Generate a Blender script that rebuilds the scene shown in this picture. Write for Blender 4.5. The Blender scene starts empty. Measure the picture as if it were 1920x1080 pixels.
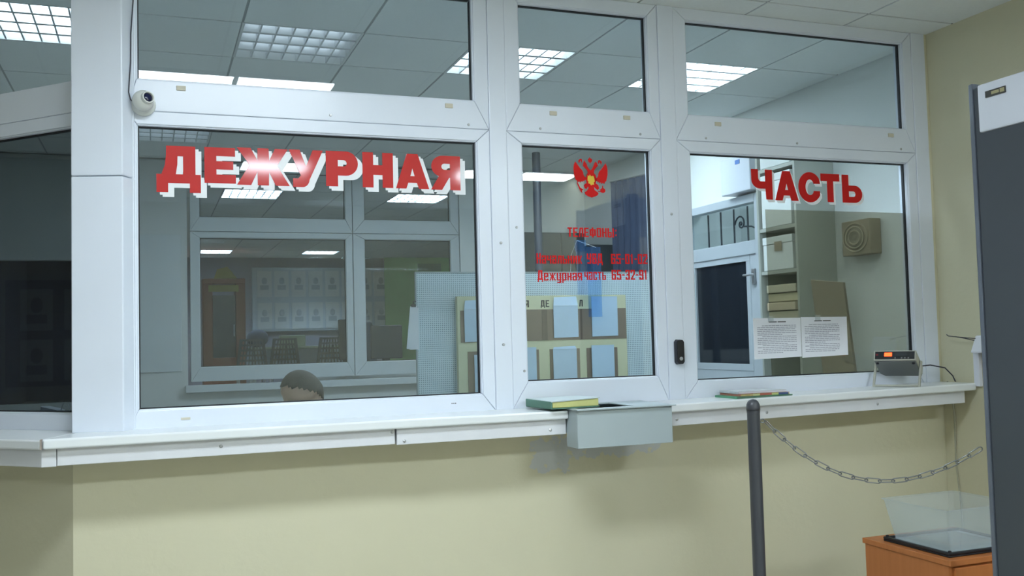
import bpy, bmesh, math, random
from mathutils import Vector, Matrix, Quaternion
random.seed(7)
R = math.radians
sc = bpy.context.scene
C = sc.collection

# ------------------------------------------------------------------ camera, world, exposure
CAM_Y, EYE, YAW, PITCH, ROLL, FPX = -3.6751, 1.5, -0.3604, 0.0510, -0.0257, 1802.0
_f = Vector((-math.sin(YAW)*math.cos(PITCH), math.cos(YAW)*math.cos(PITCH), math.sin(PITCH)))
_r = Vector((math.cos(YAW), math.sin(YAW), 0)); _u = _r.cross(_f)
_R = _r*math.cos(ROLL) + _u*math.sin(ROLL); _U = -_r*math.sin(ROLL) + _u*math.cos(ROLL)
cd = bpy.data.cameras.new('camera'); cam = bpy.data.objects.new('camera', cd); C.objects.link(cam)
m3 = Matrix((_R, _U, -_f)).transposed()
cam.matrix_world = Matrix.Translation((0, CAM_Y, EYE)) @ m3.to_4x4()
cd.sensor_width = 36; cd.lens = FPX/1920*36; cd.clip_start = .02; cd.clip_end = 100
sc.camera = cam
w = bpy.data.worlds.new('world'); sc.world = w; w.use_nodes = True
w.node_tree.nodes['Background'].inputs[0].default_value = (.5, .6, .7, 1)
w.node_tree.nodes['Background'].inputs[1].default_value = 0.02
sc.view_settings.view_transform = 'Standard'; sc.view_settings.look = 'None'
sc.view_settings.gamma = 1; sc.view_settings.use_curve_mapping = False
sc.view_settings.exposure = 0.5
sc.cycles.transparent_max_bounces = 32
sc.cycles.max_bounces = 10
sc.cycles.sample_clamp_indirect = 6
LAMP = (.80, .91, 1.0)          # colour of the fluorescent tubes
LOBBY_E, ROOM_E, HALL_E = 31.0, 14.0, 160.0
FL = .15                        # height of the finished floor
ZC = 2.95                       # suspended ceiling

# ------------------------------------------------------------------ materials
MATS = {}
def nodes(name):
    m = bpy.data.materials.new(name); m.use_nodes = True
    return m, m.node_tree.nodes, m.node_tree.links
def mat(name, col, rough=.5, metal=0., noise=0., nscale=8., bump=0., bscale=60., spec=.5, coat=0., emit=None, es=0.):
    if name in MATS: return MATS[name]
    m, n, l = nodes(name); b = n['Principled BSDF']
    b.inputs['Base Color'].default_value = (*col, 1); b.inputs['Roughness'].default_value = rough
    b.inputs['Metallic'].default_value = metal; b.inputs['Specular IOR Level'].default_value = spec
    if coat: b.inputs['Coat Weight'].default_value = coat; b.inputs['Coat Roughness'].default_value = .12
    tc = n.new('ShaderNodeTexCoord')
    if noise:
        t = n.new('ShaderNodeTexNoise'); t.inputs['Scale'].default_value = nscale; t.inputs['Detail'].default_value = 5
        l.new(tc.outputs['Object'], t.inputs['Vector'])
        x = n.new('ShaderNodeMix'); x.data_type = 'RGBA'
        x.inputs['A'].default_value = (*[c*(1-noise) for c in col], 1); x.inputs['B'].default_value = (*[min(1, c*(1+noise)) for c in col], 1)
        l.new(t.outputs['Fac'], x.inputs['Factor']); l.new(x.outputs['Result'], b.inputs['Base Color'])
    if bump:
        t2 = n.new('ShaderNodeTexNoise'); t2.inputs['Scale'].default_value = bscale; t2.inputs['Detail'].default_value = 4
        l.new(tc.outputs['Object'], t2.inputs['Vector'])
        bp = n.new('ShaderNodeBump'); bp.inputs['Strength'].default_value = bump; bp.inputs['Distance'].default_value = .004
        l.new(t2.outputs['Fac'], bp.inputs['Height']); l.new(bp.outputs['Normal'], b.inputs['Normal'])
    if emit:
        b.inputs['Emission Color'].default_value = (*emit, 1); b.inputs['Emission Strength'].default_value = es
    MATS[name] = m
    return m
def emission(name, col, s):
    m, n, l = nodes(name); n.remove(n['Principled BSDF'])
    e = n.new('ShaderNodeEmission'); e.inputs[0].default_value = (*col, 1); e.inputs[1].default_value = s
    l.new(e.outputs[0], n['Material Output'].inputs[0]); MATS[name] = m
    return m
def glass(name, tint, base=.05, haze=0., hcol=(.8, .85, .85)):
    """clear sheet: straight transmission, tinted, plus a mirror reflection that grows towards grazing angles"""
    m, n, l = nodes(name); n.remove(n['Principled BSDF'])
    t = n.new('ShaderNodeBsdfTransparent'); t.inputs[0].default_value = (*tint, 1)
    g = n.new('ShaderNodeBsdfGlossy'); g.inputs['Roughness'].default_value = .0
    lw = n.new('ShaderNodeLayerWeight'); lw.inputs['Blend'].default_value = .5
    p = n.new('ShaderNodeMath'); p.operation = 'POWER'; p.inputs[1].default_value = 5
    l.new(lw.outputs['Facing'], p.inputs[0])
    ma = n.new('ShaderNodeMath'); ma.operation = 'MULTIPLY_ADD'; ma.inputs[1].default_value = .8; ma.inputs[2].default_value = base
    l.new(p.outputs[0], ma.inputs[0])
    last = t.outputs[0]
    if haze:
        d = n.new('ShaderNodeBsdfDiffuse'); d.inputs[0].default_value = (*hcol, 1)
        h = n.new('ShaderNodeMixShader'); h.inputs[0].default_value = haze
        l.new(t.outputs[0], h.inputs[1]); l.new(d.outputs[0], h.inputs[2]); last = h.outputs[0]
    mx = n.new('ShaderNodeMixShader'); l.new(ma.outputs[0], mx.inputs[0]); l.new(last, mx.inputs[1]); l.new(g.outputs[0], mx.inputs[2])
    l.new(mx.outputs[0], n['Material Output'].inputs[0]); MATS[name] = m
    return m

PVC = mat('white pvc', (.77, .82, .91), .28, noise=.03, nscale=5)
PVC_IN = mat('grey white pvc', (.58, .62, .64), .35, noise=.03, nscale=5)
SILLM = mat('white sill plastic', (.84, .87, .88), .25, noise=.03, nscale=6)
APRON = mat('white painted strip', (.76, .77, .80), .4, noise=.05, nscale=9)
BLACK = mat('black rubber', (.012, .013, .018), .6)
CAPM = mat('beige plastic cap', (.62, .58, .47), .5)
SCREW = mat('zinc screw', (.55, .56, .58), .35, metal=.8)
CEILM = mat('mineral ceiling tile', (.85, .88, .87), .9, noise=.04, nscale=90, bump=.15, bscale=180)
GRIDM = mat('ceiling grid gap', (.42, .44, .45), .7)
FLOORM = mat('floor tile', (.37, .36, .33), .35, noise=.15, nscale=3)
WHITEW = mat('white wall paint', (.78, .81, .80), .7, noise=.03, nscale=4, bump=.1)
GREYW = mat('grey wall panel', (.60, .62, .61), .6, noise=.04, nscale=4)
HALLW = mat('dull hall paint', (.26, .26, .33), .8, noise=.06, nscale=3)
RED = mat('red vinyl film', (.55, .010, .010), .5, spec=.25, coat=1.0); RED.node_tree.nodes['Principled BSDF'].inputs['Coat Roughness'].default_value = .07
REDT = mat('red thin vinyl', (.66, .012, .012), .6, spec=.2)
DRED = mat('dark red vinyl film', (.56, .012, .010), .5, spec=.25)
WFILM = mat('white vinyl film', (.86, .88, .90), .4)
YFILM = mat('yellow vinyl film', (.80, .55, .03), .4)
PAPER = mat('white paper', (.82, .84, .90), .8, noise=.03, nscale=20)
BPAPER = mat('bluish paper', (.60, .77, .95), .8, noise=.06, nscale=14)
INK = mat('printed grey ink', (.38, .39, .47), .8)
DINK = mat('printed black ink', (.03, .03, .035), .8)
STEELGREY = mat('pale grey enamelled steel', (.42, .49, .51), .38, noise=.03, nscale=7)
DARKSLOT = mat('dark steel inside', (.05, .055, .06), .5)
POSTM = mat('dark grey painted tube', (.055, .058, .068), .33, noise=.08, nscale=20)
ZINC = mat('zinc plated chain', (.27, .28, .28), .3, metal=.9)
DET = mat('dark grey detector laminate', (.062, .072, .085), .5, noise=.06, nscale=3)
DETE = mat('grey blue detector edge', (.13, .15, .19), .4)
DETW = mat('white detector housing', (.70, .73, .80), .4)
WOOD = mat('orange cherry laminate', (.42, .13, .035), .42)
BEIGE = mat('beige grey instrument case', (.46, .46, .40), .45)
UNDER = mat('dull grey instrument base', (.20, .21, .21), .6)
DISP = mat('black instrument panel', (.018, .02, .024), .3)
LED = emission('red led digits', (1, .05, .012), 5.0)
LEDD = mat('dim red lamp', (.25, .02, .03), .4)
BLUE = mat('blue mark', (.08, .22, .6), .5)
CREAM = mat('cream board paint', (.76, .75, .52), .6, noise=.03, nscale=6)
BROWN = mat('brown board pocket', (.26, .20, .15), .6, noise=.05, nscale=10)
SKIN = mat('skin', (.55, .33, .24), .5)
HAIRM = mat('short brown hair', (.075, .06, .05), .7, noise=.4, nscale=60, bump=.6, bscale=200)
CLOTH = mat('dark blue uniform cloth', (.05, .065, .10), .8, noise=.1, nscale=40)
CHAIRM = mat('black chair plastic', (.02, .023, .03), .45)
CARD = mat('brown cardboard', (.30, .245, .17), .75, noise=.06, nscale=6)
FOLDER = mat('yellowed paper files', (.55, .50, .34), .75, noise=.06, nscale=9)
LABELY = mat('gold label', (.40, .36, .20), .5)
GREEN = mat('green notebook cloth', (.10, .22, .16), .55, noise=.1, nscale=30)
PAGEY = mat('pale yellow page edge', (.62, .62, .25), .7, noise=.06, nscale=60)
KIOSK = mat('red brown wood', (.30, .085, .05), .55, noise=.1, nscale=6)
DNAVY = mat('dark navy cloth', (.030, .045, .085), .8, noise=.15, nscale=12)
DGREY = mat('dark grey cabinet laminate', (.045, .055, .062), .5)
MURAL = mat('green painted board', (.22, .42, .17), .6, noise=.35, nscale=2.2)
CAMW = mat('white camera shell', (.72, .74, .70), .25)
LENS = mat('dark blue lens', (.01, .014, .05), .08)
TRAYB = mat('black tray rubber', (.012, .012, .016), .45)
MATW = mat('blue grey tray mat', (.42, .48, .55), .5)
CABLE = mat('dark cable', (.03, .03, .045), .5)
CABLEG = mat('painted cable', (.42, .41, .30), .6)
OPAL = emission('opal diffuser', LAMP, LOBBY_E)
TUBE = emission('lit tube panel', LAMP, ROOM_E)
FILL = emission('bright fill panel', LAMP, 19.0)
FILLD = emission('weak fill panel', LAMP, 10.0)
STRONG = emission('strong tube panel', LAMP, 90.0)
OPALD = emission('weak opal diffuser', LAMP, 62.0)
TUBED = emission('weak tube panel', LAMP, 1.6)
TUBEH = emission('lit hall panel', LAMP, HALL_E)
LOUV = mat('bright louvre aluminium', (.80, .82, .84), .35, metal=.55)
HOUS = mat('white lamp housing', (.75, .77, .77), .5)

GL_CLEAR = glass('clear window glass', (.90, .95, .96), .045)
GL_TINT = glass('smoked window glass', (.76, .82, .84), .055, haze=.012)
GL_MID = glass('lightly tinted window glass', (.84, .90, .93), .05, haze=.02)
GL_DARK = glass('dark window glass', (.50, .55, .57), .05, haze=.01)
GL_IN = glass('inner window glass', (.93, .96, .98), .002, haze=.004, hcol=(.6, .7, .8))
FILM = glass('bronze tint film', (.68, .66, .60), .0, haze=.05, hcol=(.62, .60, .48))
BIN = glass('clear cast plastic', (.93, .95, .95), .03, haze=.17, hcol=(.85, .9, .92))

def wall_cream():
    m, n, l = nodes('cream wall paint'); b = n['Principled BSDF']; b.inputs['Roughness'].default_value = .62
    g = n.new('ShaderNodeNewGeometry'); sep = n.new('ShaderNodeSeparateXYZ'); l.new(g.outputs['Position'], sep.inputs[0])
    t = n.new('ShaderNodeTexNoise'); t.inputs['Scale'].default_value = 1.7; t.inputs['Detail'].default_value = 6; l.new(g.outputs['Position'], t.inputs['Vector'])
    x = n.new('ShaderNodeMix'); x.data_type = 'RGBA'; x.inputs['A'].default_value = (.67, .635, .45, 1); x.inputs['B'].default_value = (.72, .685, .50, 1)
    l.new(t.outputs['Fac'], x.inputs['Factor'])
    # bare plaster patches left round the transfer tray
    def M(op, a, bb=None, c=None):
        k = n.new('ShaderNodeMath'); k.operation = op
        for i, v in enumerate((a, bb, c)):
            if v is None: continue
            if hasattr(v, 'links'): l.new(v, k.inputs[i])
            else: k.inputs[i].default_value = v
        return k.outputs[0]
    t2 = n.new('ShaderNodeTexNoise'); t2.inputs['Scale'].default_value = 24; t2.inputs['Detail'].default_value = 8; l.new(g.outputs['Position'], t2.inputs['Vector'])
    def blob(cx, cz, rx, rz):
        a = M('DIVIDE', M('SUBTRACT', sep.outputs[0], cx), rx); c = M('DIVIDE', M('SUBTRACT', sep.outputs[2], cz), rz)
        d = M('ADD', M('POWER', M('ABSOLUTE', a), 4), M('POWER', M('ABSOLUTE', c), 4))
        d = M('ADD', d, M('MULTIPLY', M('SUBTRACT', t2.outputs['Fac'], .5), 6.0))
        return M('SUBTRACT', 1, M('SMOOTH_MIN', M('MAXIMUM', M('MULTIPLY', M('SUBTRACT', d, .75), 4), 0), 1, .05))
    pa = M('MAXIMUM', blob(1.535, 1.01, .085, .075), blob(1.80, 1.045, .24, .055))
    near = M('LESS_THAN', M('ABSOLUTE', sep.outputs[1]), .01)
    pa = M('MULTIPLY', M('MULTIPLY', pa, near), .85)
    x2 = n.new('ShaderNodeMix'); x2.data_type = 'RGBA'; x2.inputs['B'].default_value = (.60, .62, .62, 1)
    l.new(x.outputs['Result'], x2.inputs['A']); l.new(pa, x2.inputs['Factor']); l.new(x2.outputs['Result'], b.inputs['Base Color'])
    bt = n.new('ShaderNodeTexNoise'); bt.inputs['Scale'].default_value = 26; bt.inputs['Detail'].default_value = 5; l.new(g.outputs['Position'], bt.inputs['Vector'])
    bp = n.new('ShaderNodeBump'); bp.inputs['Strength'].default_value = .18; bp.inputs['Distance'].default_value = .01
    l.new(bt.outputs['Fac'], bp.inputs['Height']); l.new(bp.outputs['Normal'], b.inputs['Normal'])
    return m
WALL = wall_cream()
def perforated():
    m, n, l = nodes('perforated white steel'); b = n['Principled BSDF']; b.inputs['Roughness'].default_value = .45
    tc = n.new('ShaderNodeTexCoord'); sep = n.new('ShaderNodeSeparateXYZ'); l.new(tc.outputs['Object'], sep.inputs[0])
    def M(op, a, bb=None):
        k = n.new('ShaderNodeMath'); k.operation = op
        for i, v in enumerate((a, bb)):
            if v is None: continue
            if hasattr(v, 'links'): l.new(v, k.inputs[i])
            else: k.inputs[i].default_value = v
        return k.outputs[0]
    P = .0105
    fx = M('SUBTRACT', M('FRACT', M('DIVIDE', sep.outputs[0], P)), .5); fz = M('SUBTRACT', M('FRACT', M('DIVIDE', sep.outputs[2], P)), .5)
    d = M('SQRT', M('ADD', M('MULTIPLY', fx, fx), M('MULTIPLY', fz, fz)))
    h = M('MULTIPLY', M('LESS_THAN', d, .24), M('GREATER_THAN', sep.outputs[2], .13))
    x = n.new('ShaderNodeMix'); x.data_type = 'RGBA'; x.inputs['A'].default_value = (.70, .82, .90, 1); x.inputs['B'].default_value = (.20, .28, .34, 1)
    l.new(h, x.inputs['Factor']); l.new(x.outputs['Result'], b.inputs['Base Color'])
    return m
PERF = perforated()
def woodgrain():
    n, l = WOOD.node_tree.nodes, WOOD.node_tree.links; b = n['Principled BSDF']
    tc = n.new('ShaderNodeTexCoord'); mp = n.new('ShaderNodeMapping'); mp.inputs['Scale'].default_value = (18, 18, 1.2); l.new(tc.outputs['Object'], mp.inputs[0])
    t = n.new('ShaderNodeTexNoise'); t.inputs['Scale'].default_value = 2; t.inputs['Detail'].default_value = 6; l.new(mp.outputs[0], t.inputs['Vector'])
    x = n.new('ShaderNodeMix'); x.data_type = 'RGBA'; x.inputs['A'].default_value = (.40, .125, .032, 1); x.inputs['B'].default_value = (.56, .20, .06, 1)
    l.new(t.outputs['Fac'], x.inputs['Factor']); l.new(x.outputs['Result'], b.inputs['Base Color'])
woodgrain()

# ------------------------------------------------------------------ builders
class MB:
    def __init__(s): s.v = []; s.f = []
    def add(s, vs, fs):
        o = len(s.v); s.v += [Vector(p) for p in vs]; s.f += [[i+o for i in f] for f in fs]; return s
    def box(s, x0, x1, y0, y1, z0, z1):
        return s.add([(x0,y0,z0),(x1,y0,z0),(x1,y1,z0),(x0,y1,z0),(x0,y0,z1),(x1,y0,z1),(x1,y1,z1),(x0,y1,z1)],
                     [(0,3,2,1),(4,5,6,7),(0,1,5,4),(1,2,6,5),(2,3,7,6),(3,0,4,7)])
    def hexa(s, bottom, top):
        n = len(bottom); return s.add(list(bottom)+list(top), [list(range(n))[::-1], list(range(n, 2*n))] + [(i,(i+1)%n,n+(i+1)%n,n+i) for i in range(n)])
    def prism(s, pts, z0, z1):        # plan polygon, counter-clockwise
        return s.hexa([(x,y,z0) for x,y in pts], [(x,y,z1) for x,y in pts])
    def tube(s, pts, r, n=10, cap=True):
        pts = [Vector(p) for p in pts]; rs = r if isinstance(r, (list, tuple)) else [r]*len(pts); o = len(s.v); up = None
        for i, p in enumerate(pts):
            t = (pts[min(i+1, len(pts)-1)]-pts[max(i-1, 0)]).normalized()
            if up is None: up = t.orthogonal().normalized()
            else: up = (up - t*up.dot(t)); up = up.normalized() if up.length > 1e-6 else t.orthogonal().normalized()
            b = t.cross(up)
            for k in range(n):
                a = 2*math.pi*k/n; s.v.append(p + (up*math.cos(a)+b*math.sin(a))*rs[i])
        for i in range(len(pts)-1):
            for k in range(n): s.f.append([o+i*n+k, o+i*n+(k+1)%n, o+(i+1)*n+(k+1)%n, o+(i+1)*n+k])
        if cap: s.f.append([o+k for k in range(n)][::-1]); s.f.append([o+(len(pts)-1)*n+k for k in range(n)])
        return s
    def lathe(s, prof, origin=(0,0,0), n=24, axis=(0,0,1)):   # prof: (radius, height)
        q = Vector((0,0,1)).rotation_difference(Vector(axis).normalized()); o = len(s.v); og = Vector(origin)
        for r_, h in prof:
            for k in range(n):
                a = 2*math.pi*k/n; s.v.append(og + q @ Vector((r_*math.cos(a), r_*math.sin(a), h)))
        for i in range(len(prof)-1):
            for k in range(n): s.f.append([o+i*n+k, o+i*n+(k+1)%n, o+(i+1)*n+(k+1)%n, o+(i+1)*n+k])
        s.f.append([o+k for k in range(n)][::-1]); s.f.append([o+(len(prof)-1)*n+k for k in range(n)])
        return s
    def ball(s, c, r, nu=20, nv=12):
        rx, ry, rz = (r, r, r) if not isinstance(r, (list, tuple)) else r; o = len(s.v); c = Vector(c)
        for j in range(nv+1):
            t = math.pi*(j+.001)/(nv+.002)
            for k in range(nu):
                a = 2*math.pi*k/nu; s.v.append(c+Vector((rx*math.sin(t)*math.cos(a), ry*math.sin(t)*math.sin(a), -rz*math.cos(t))))
        for j in range(nv):
            for k in range(nu): s.f.append([o+j*nu+k, o+j*nu+(k+1)%nu, o+(j+1)*nu+(k+1)%nu, o+(j+1)*nu+k])
        return s
    def build(s, name, m, parent=None, bevel=0., smooth=False, local=False, seg=2):
        me = bpy.data.meshes.new(name); off = Vector((0,0,0))
        if parent is not None and not local:
            p = parent
            while p is not None: off += p.location; p = p.parent
        me.from_pydata([tuple(v-off) for v in s.v], [], s.f); me.update()
        bm = bmesh.new(); bm.from_mesh(me); bmesh.ops.recalc_face_normals(bm, faces=bm.faces); bm.to_mesh(me); bm.free()
        me.materials.append(m)
        if smooth:
            for p in me.polygons: p.use_smooth = True
        o = bpy.data.objects.new(name, me); C.objects.link(o)
        if parent is not None: o.parent = parent
        if bevel:
            b = o.modifiers.new('bevel', 'BEVEL'); b.width = bevel; b.segments = seg; b.limit_method = 'ANGLE'; b.angle_limit = R(40)
        return o
def tag(o, label, cat, group=None, kind=None):
    o['label'] = label; o['category'] = cat
    if group: o['group'] = group
    if kind: o['kind'] = kind
    return o
def thing(name, label, cat, loc=(0,0,0), rz=0., group=None, kind=None):
    o = bpy.data.objects.new(name, None); C.objects.link(o); o.location = loc; o.rotation_euler = (0,0,rz); o.empty_display_size = .05
    return tag(o, label, cat, group, kind)
def box(*a): return MB().box(*a)
def copy_tree(o, parent=None):
    c = o.copy(); C.objects.link(c)
    if parent is not None: c.parent = parent
    for ch in list(o.children): copy_tree(ch, c)
    return c
DG = None
def flat_mesh(splines, thick, place):
    """closed outlines (holes by nesting) -> a thin solid, in the x/z plane. place = (x, y_centre, z)"""
    cu = bpy.data.curves.new('outline', 'CURVE'); cu.dimensions = '2D'; cu.fill_mode = 'BOTH'; cu.extrude = thick/2
    for pts in splines:
        sp = cu.splines.new('POLY'); sp.points.add(len(pts)-1); sp.use_cyclic_u = True
        for q, (x, y) in zip(sp.points, pts): q.co = (x, y, 0, 1)
    return _curve_to_mb(cu, place)
def _curve_to_mb(cu, place, fit=None):
    o = bpy.data.objects.new('outline', cu); C.objects.link(o); bpy.context.view_layer.update()
    ev = o.evaluated_get(bpy.context.evaluated_depsgraph_get()); me = ev.to_mesh()
    vs = [v.co.copy() for v in me.vertices]; fs = [list(p.vertices) for p in me.polygons]; ev.to_mesh_clear()
    bpy.data.objects.remove(o); bpy.data.curves.remove(cu)
    if fit and vs:   # stretch to width, height
        x0, x1 = min(v.x for v in vs), max(v.x for v in vs); y0, y1 = min(v.y for v in vs), max(v.y for v in vs)
        for v in vs: v.x = (v.x-x0)/(x1-x0)*fit[0]; v.y = (v.y-y0)/(y1-y0)*fit[1]
    px, py, pz = place
    return MB().add([(px+v.x, py-v.z, pz+v.y) for v in vs], fs)

# ------------------------------------------------------------------ the setting
def S(o, label, cat): return tag(o, label, cat, kind='structure')
def struct(name, mb, m, label, cat, **k): return S(mb.build(name, m, **k), label, cat)

struct('floor', box(-4.6, 3.8, -6.6, 4.4, FL-.12, FL), FLOORM, 'tiled floor of the lobby and duty room below the counter', 'floor')
struct('floor', box(-2, 6.6, 4.4, 13.2, .55, .70), FLOORM, 'raised floor of the hall beyond the inner window', 'floor')

def ceiling(x0, x1, y0, y1, z, ox, oy, pitch, holes, label, skip=None):
    mb = MB(); g = .006
    i0 = math.floor((x0-ox)/pitch); i1 = math.ceil((x1-ox)/pitch); j0 = math.floor((y0-oy)/pitch); j1 = math.ceil((y1-oy)/pitch)
    for i in range(i0, i1):
        for j in range(j0, j1):
            a, b = max(x0, ox+i*pitch+g), min(x1, ox+(i+1)*pitch-g); c, d = max(y0, oy+j*pitch+g), min(y1, oy+(j+1)*pitch-g)
            if b-a < .01 or d-c < .01 or (i, j) in holes: continue
            mb.box(a, b, c, d, z, z+.014)
    o = struct('ceiling', mb, CEILM, label, 'ceiling')
    gb = MB()
    for i in range(i0, i1+1):
        x = ox+i*pitch
        if x0 <= x <= x1: gb.box(x-g-.001, x+g+.001, y0, y1, z+.0045, z+.016)
    for j in range(j0, j1+1):
        y = oy+j*pitch
        if y0 <= y <= y1: gb.box(x0, x1, y-g-.001, y+g+.001, z+.005, z+.0155)
    gb.build('ceiling_grid', GRIDM, o)
    struct('ceiling', box(x0-.15, x1+.15, y0-.1, y1+.1, z+.20, z+.26), HOUS, 'concrete slab hidden over the '+label.split(' of the ')[-1], 'ceiling')
    return o
PI_ = .555
ceiling(-4.5, 3.62, -6.5, .07, ZC, 3.12, -.17, PI_, set(), 'white tiled ceiling of the lobby above the counter')
ceiling(-4.5, -1.3, .07, .93, ZC, 3.12, -.17, PI_, set(), 'white tiled ceiling of the lobby corner left of the angled window')
OX, OY = .398, .744
ROOM_CELLS = [(0, 0), (-2, 0), (2, 0), (4, 0), (-1, 4)]
FILL_CELLS = [(0, 2), (2, 2), (4, 2)]
ceiling(-1.3, 3.69, .075, 4.16, ZC, OX, OY, PI_, set(ROOM_CELLS+FILL_CELLS), 'grey tiled ceiling of the duty room behind the glass')
HOX, HOY = .65, 5.62
HALL_CELLS = [(0, 0), (3, 0), (0, 7), (0, 11), (3, 11), (6, 5)]
ceiling(-1.8, 6.4, 4.34, 13.0, ZC, HOX, HOY, PI_, set(HALL_CELLS), 'dim tiled ceiling of the hall beyond the inner window')

C0 = Vector((-.254, 0, 0))                       # outer corner of the bay
s2 = math.sqrt(.5)
def bay(lx, ly): return (C0.x + s2*lx + s2*ly, -s2*lx + s2*ly)   # local (along, inward) -> plan
wf = MB().prism([(-.254, 0), (1.56, 0), (1.56, .15), (-.19, .15)], FL, 1.172).box(1.56, 1.95, 0, .15, FL, 1.117).box(1.95, 3.62, 0, .15, FL, 1.172)
struct('wall_front', wf, WALL, 'cream painted wall below the white counter sill', 'wall')
struct('wall_bay', MB().prism([bay(-1.3, 0), bay(0, 0), bay(-.062, .15), bay(-1.3, .15)], FL, 1.172), WALL, 'cream angled wall below the left end of the sill', 'wall')
struct('wall_right', box(3.62, 3.8, -6.5, .0, FL, ZC), WALL, 'cream wall at the right behind the metal detector', 'wall')
struct('wall_right_end', box(3.6045, 3.8, .001, .075, 1.16, ZC), WALL, 'cream wall end beside the right window jamb', 'wall')
struct('wall_right_inner', MB().box(3.69, 3.8, .075, 1.50, FL, ZC).box(3.69, 3.8, 2.40, 4.3, FL, ZC).box(3.69, 3.8, 1.50, 2.40, 2.37, ZC), WHITEW, 'white wall of the duty room at the right', 'wall')
struct('wall_back_lobby', box(-4.6, 3.8, -6.6, -6.5, FL, ZC), WALL, 'cream wall behind the camera', 'wall')
struct('wall_left', box(-4.6, -4.5, -6.5, 1.0, FL, ZC), mat('drab lobby paint', (.30, .29, .24), .7, noise=.05), 'drab lobby wall at the far left, mirrored in the glass', 'wall')
struct('wall_left_end', box(-4.5, -1.125, .93, 1.05, FL, ZC), WALL, 'cream lobby wall beyond the angled window', 'wall')
struct('wall_left_inner', box(-1.42, -1.3, 1.05, 4.3, FL, ZC), GREYW, 'grey wall at the left of the duty room', 'wall')
# the wall between duty room and hall: pvc partition, then white plaster
BY = 4.2
wb = MB().box(-.42, .27, BY, BY+.10, FL, ZC).box(.27, 2.50, BY, BY+.10, FL, 1.16).box(-1.3, -.42, BY, BY+.1, 2.16, ZC).box(-1.3, -.42, BY, BY+.1, FL, 1.1)
struct('wall_back', wb, GREYW, 'grey partition wall at the back of the duty room', 'wall')
struct('wall_back_white', box(2.50, 3.69, BY, BY+.10, FL, ZC), WHITEW, 'white plastered wall at the back right of the duty room', 'wall')
struct('wall_hall_back', box(-2, 6.6, 13.0, 13.1, .7, ZC), HALLW, 'dull far wall of the hall', 'wall')
struct('wall_hall_left', box(-1.95, -1.8, 4.34, 13.0, .7, ZC), HALLW, 'dull left wall of the hall', 'wall')
struct('wall_hall_right', box(6.4, 6.6, 4.34, 13.0, .7, ZC), HALLW, 'dull right wall of the hall', 'wall')
struct('wall_hall_near', MB().box(-1.95, -1.42, BY, 4.34, .15, ZC).box(3.8, 6.6, BY, 4.34, .15, ZC), HALLW, 'dull near wall of the hall', 'wall')

# ------------------------------------------------------------------ windows of the counter
def frame_mb(x0, x1, z0, z1, l, r_, b, t, y0, y1):
    """mitred frame around the opening x0..x1, z0..z1 with bar widths l, r, b, t"""
    X0, X1, Z0, Z1 = x0-l, x1+r_, z0-b, z1+t; g = .0007
    mb = MB()
    def bar(p):  # four (x, z)
        mb.hexa([(x, y0, z) for x, z in p], [(x, y1, z) for x, z in p])
    if b: bar([(X0+g, Z0), (X1-g, Z0), (x1-g, z0), (x0+g, z0)])
    if t: bar([(x0+g, z1), (x1-g, z1), (X1-g, Z1), (X0+g, Z1)])
    if l: bar([(X0, Z0+g), (x0, z0+g), (x0, z1-g), (X0, Z1-g)])
    if r_: bar([(x1, z0+g), (X1, Z0+g), (X1, Z1-g), (x1, z1-g)])
    return mb
def window(name, label, x0, x1, z0, z1, l, r_, b, t, glassm, loc=(0,0,0), rz=0., pvc=None, bead=.014, depth=.065, gl=.027):
    pvc = pvc or PVC
    w_ = thing(name, label, 'window', loc, rz, kind='structure')
    frame_mb(x0, x1, z0, z1, l, r_, b, t, 0, depth).build('sash', pvc, w_, bevel=.003, local=True)
    frame_mb(x0+bead*.35, x1-bead*.35, z0+bead*.35, z1-bead*.35, bead, bead, bead, bead, .006, gl-.002).build('glazing_bead', pvc, w_, bevel=.003, local=True)
    frame_mb(x0+bead*.35+.004, x1-bead*.35-.004, z0+bead*.35+.004, z1-bead*.35-.004, .008, .008, .008, .008, gl-.004, gl+.012).build('gasket', BLACK, w_, local=True)
    MB().box(x0-.004, x1+.004, gl, gl+.006, z0-.004, z1+.004).build('glass_pane', glassm, w_, local=True)
    return w_
Z1, ZT, ZTT = 2.302, 2.465, 2.896
W1 = window('window_1', 'large smoked window with red lettering left of the door-like middle pane', -.0436, 1.250, 1.272, Z1, .032, .053, .066, .048, GL_TINT)
W2 = window('window_2', 'narrow middle window with the red emblem above the metal tray', 1.444, 2.052, 1.312, Z1, .066, .048, .105, .048, GL_CLEAR)
W3 = window('window_3', 'right window with two paper notices taped to it', 2.245, 3.467, 1.285, Z1, .067, .053, .079, .048, GL_CLEAR)
W4 = window('window_4', 'top light above the large smoked window', -.0436, 1.243, ZT, ZTT, .032, .060, .114, .054, GL_CLEAR)
W5 = window('window_5', 'top light above the narrow middle window', 1.441, 2.050, ZT, ZTT, .063, .050, .114, .054, GL_CLEAR)
W6 = window('window_6', 'top light above the right window with the notices', 2.243, 3.467, ZT, ZTT, .065, .053, .114, .054, GL_CLEAR)
BO = (C0.x + s2*.06, s2*.06, 0)
W7 = window('window_7', 'dark angled window left of the white corner post', -1.12, -.075, 1.266, Z1, .06, .06, .060, .048, GL_DARK, BO, R(-45))
W8 = window('window_8', 'top light above the dark angled window at the left', -1.12, -.075, ZT, ZTT, .06, .06, .114, .054, GL_CLEAR, BO, R(-45))
MB().box(-1.3, -1.18, 0, .065, 1.2, ZC).build('side_post', PVC, W7, local=True)
# bronze film on the lower part of the right pane
MB().box(2.655, 3.47, .0345, .0352, 1.282, 2.058).build('tint_film', FILM, W3, local=True)
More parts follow.
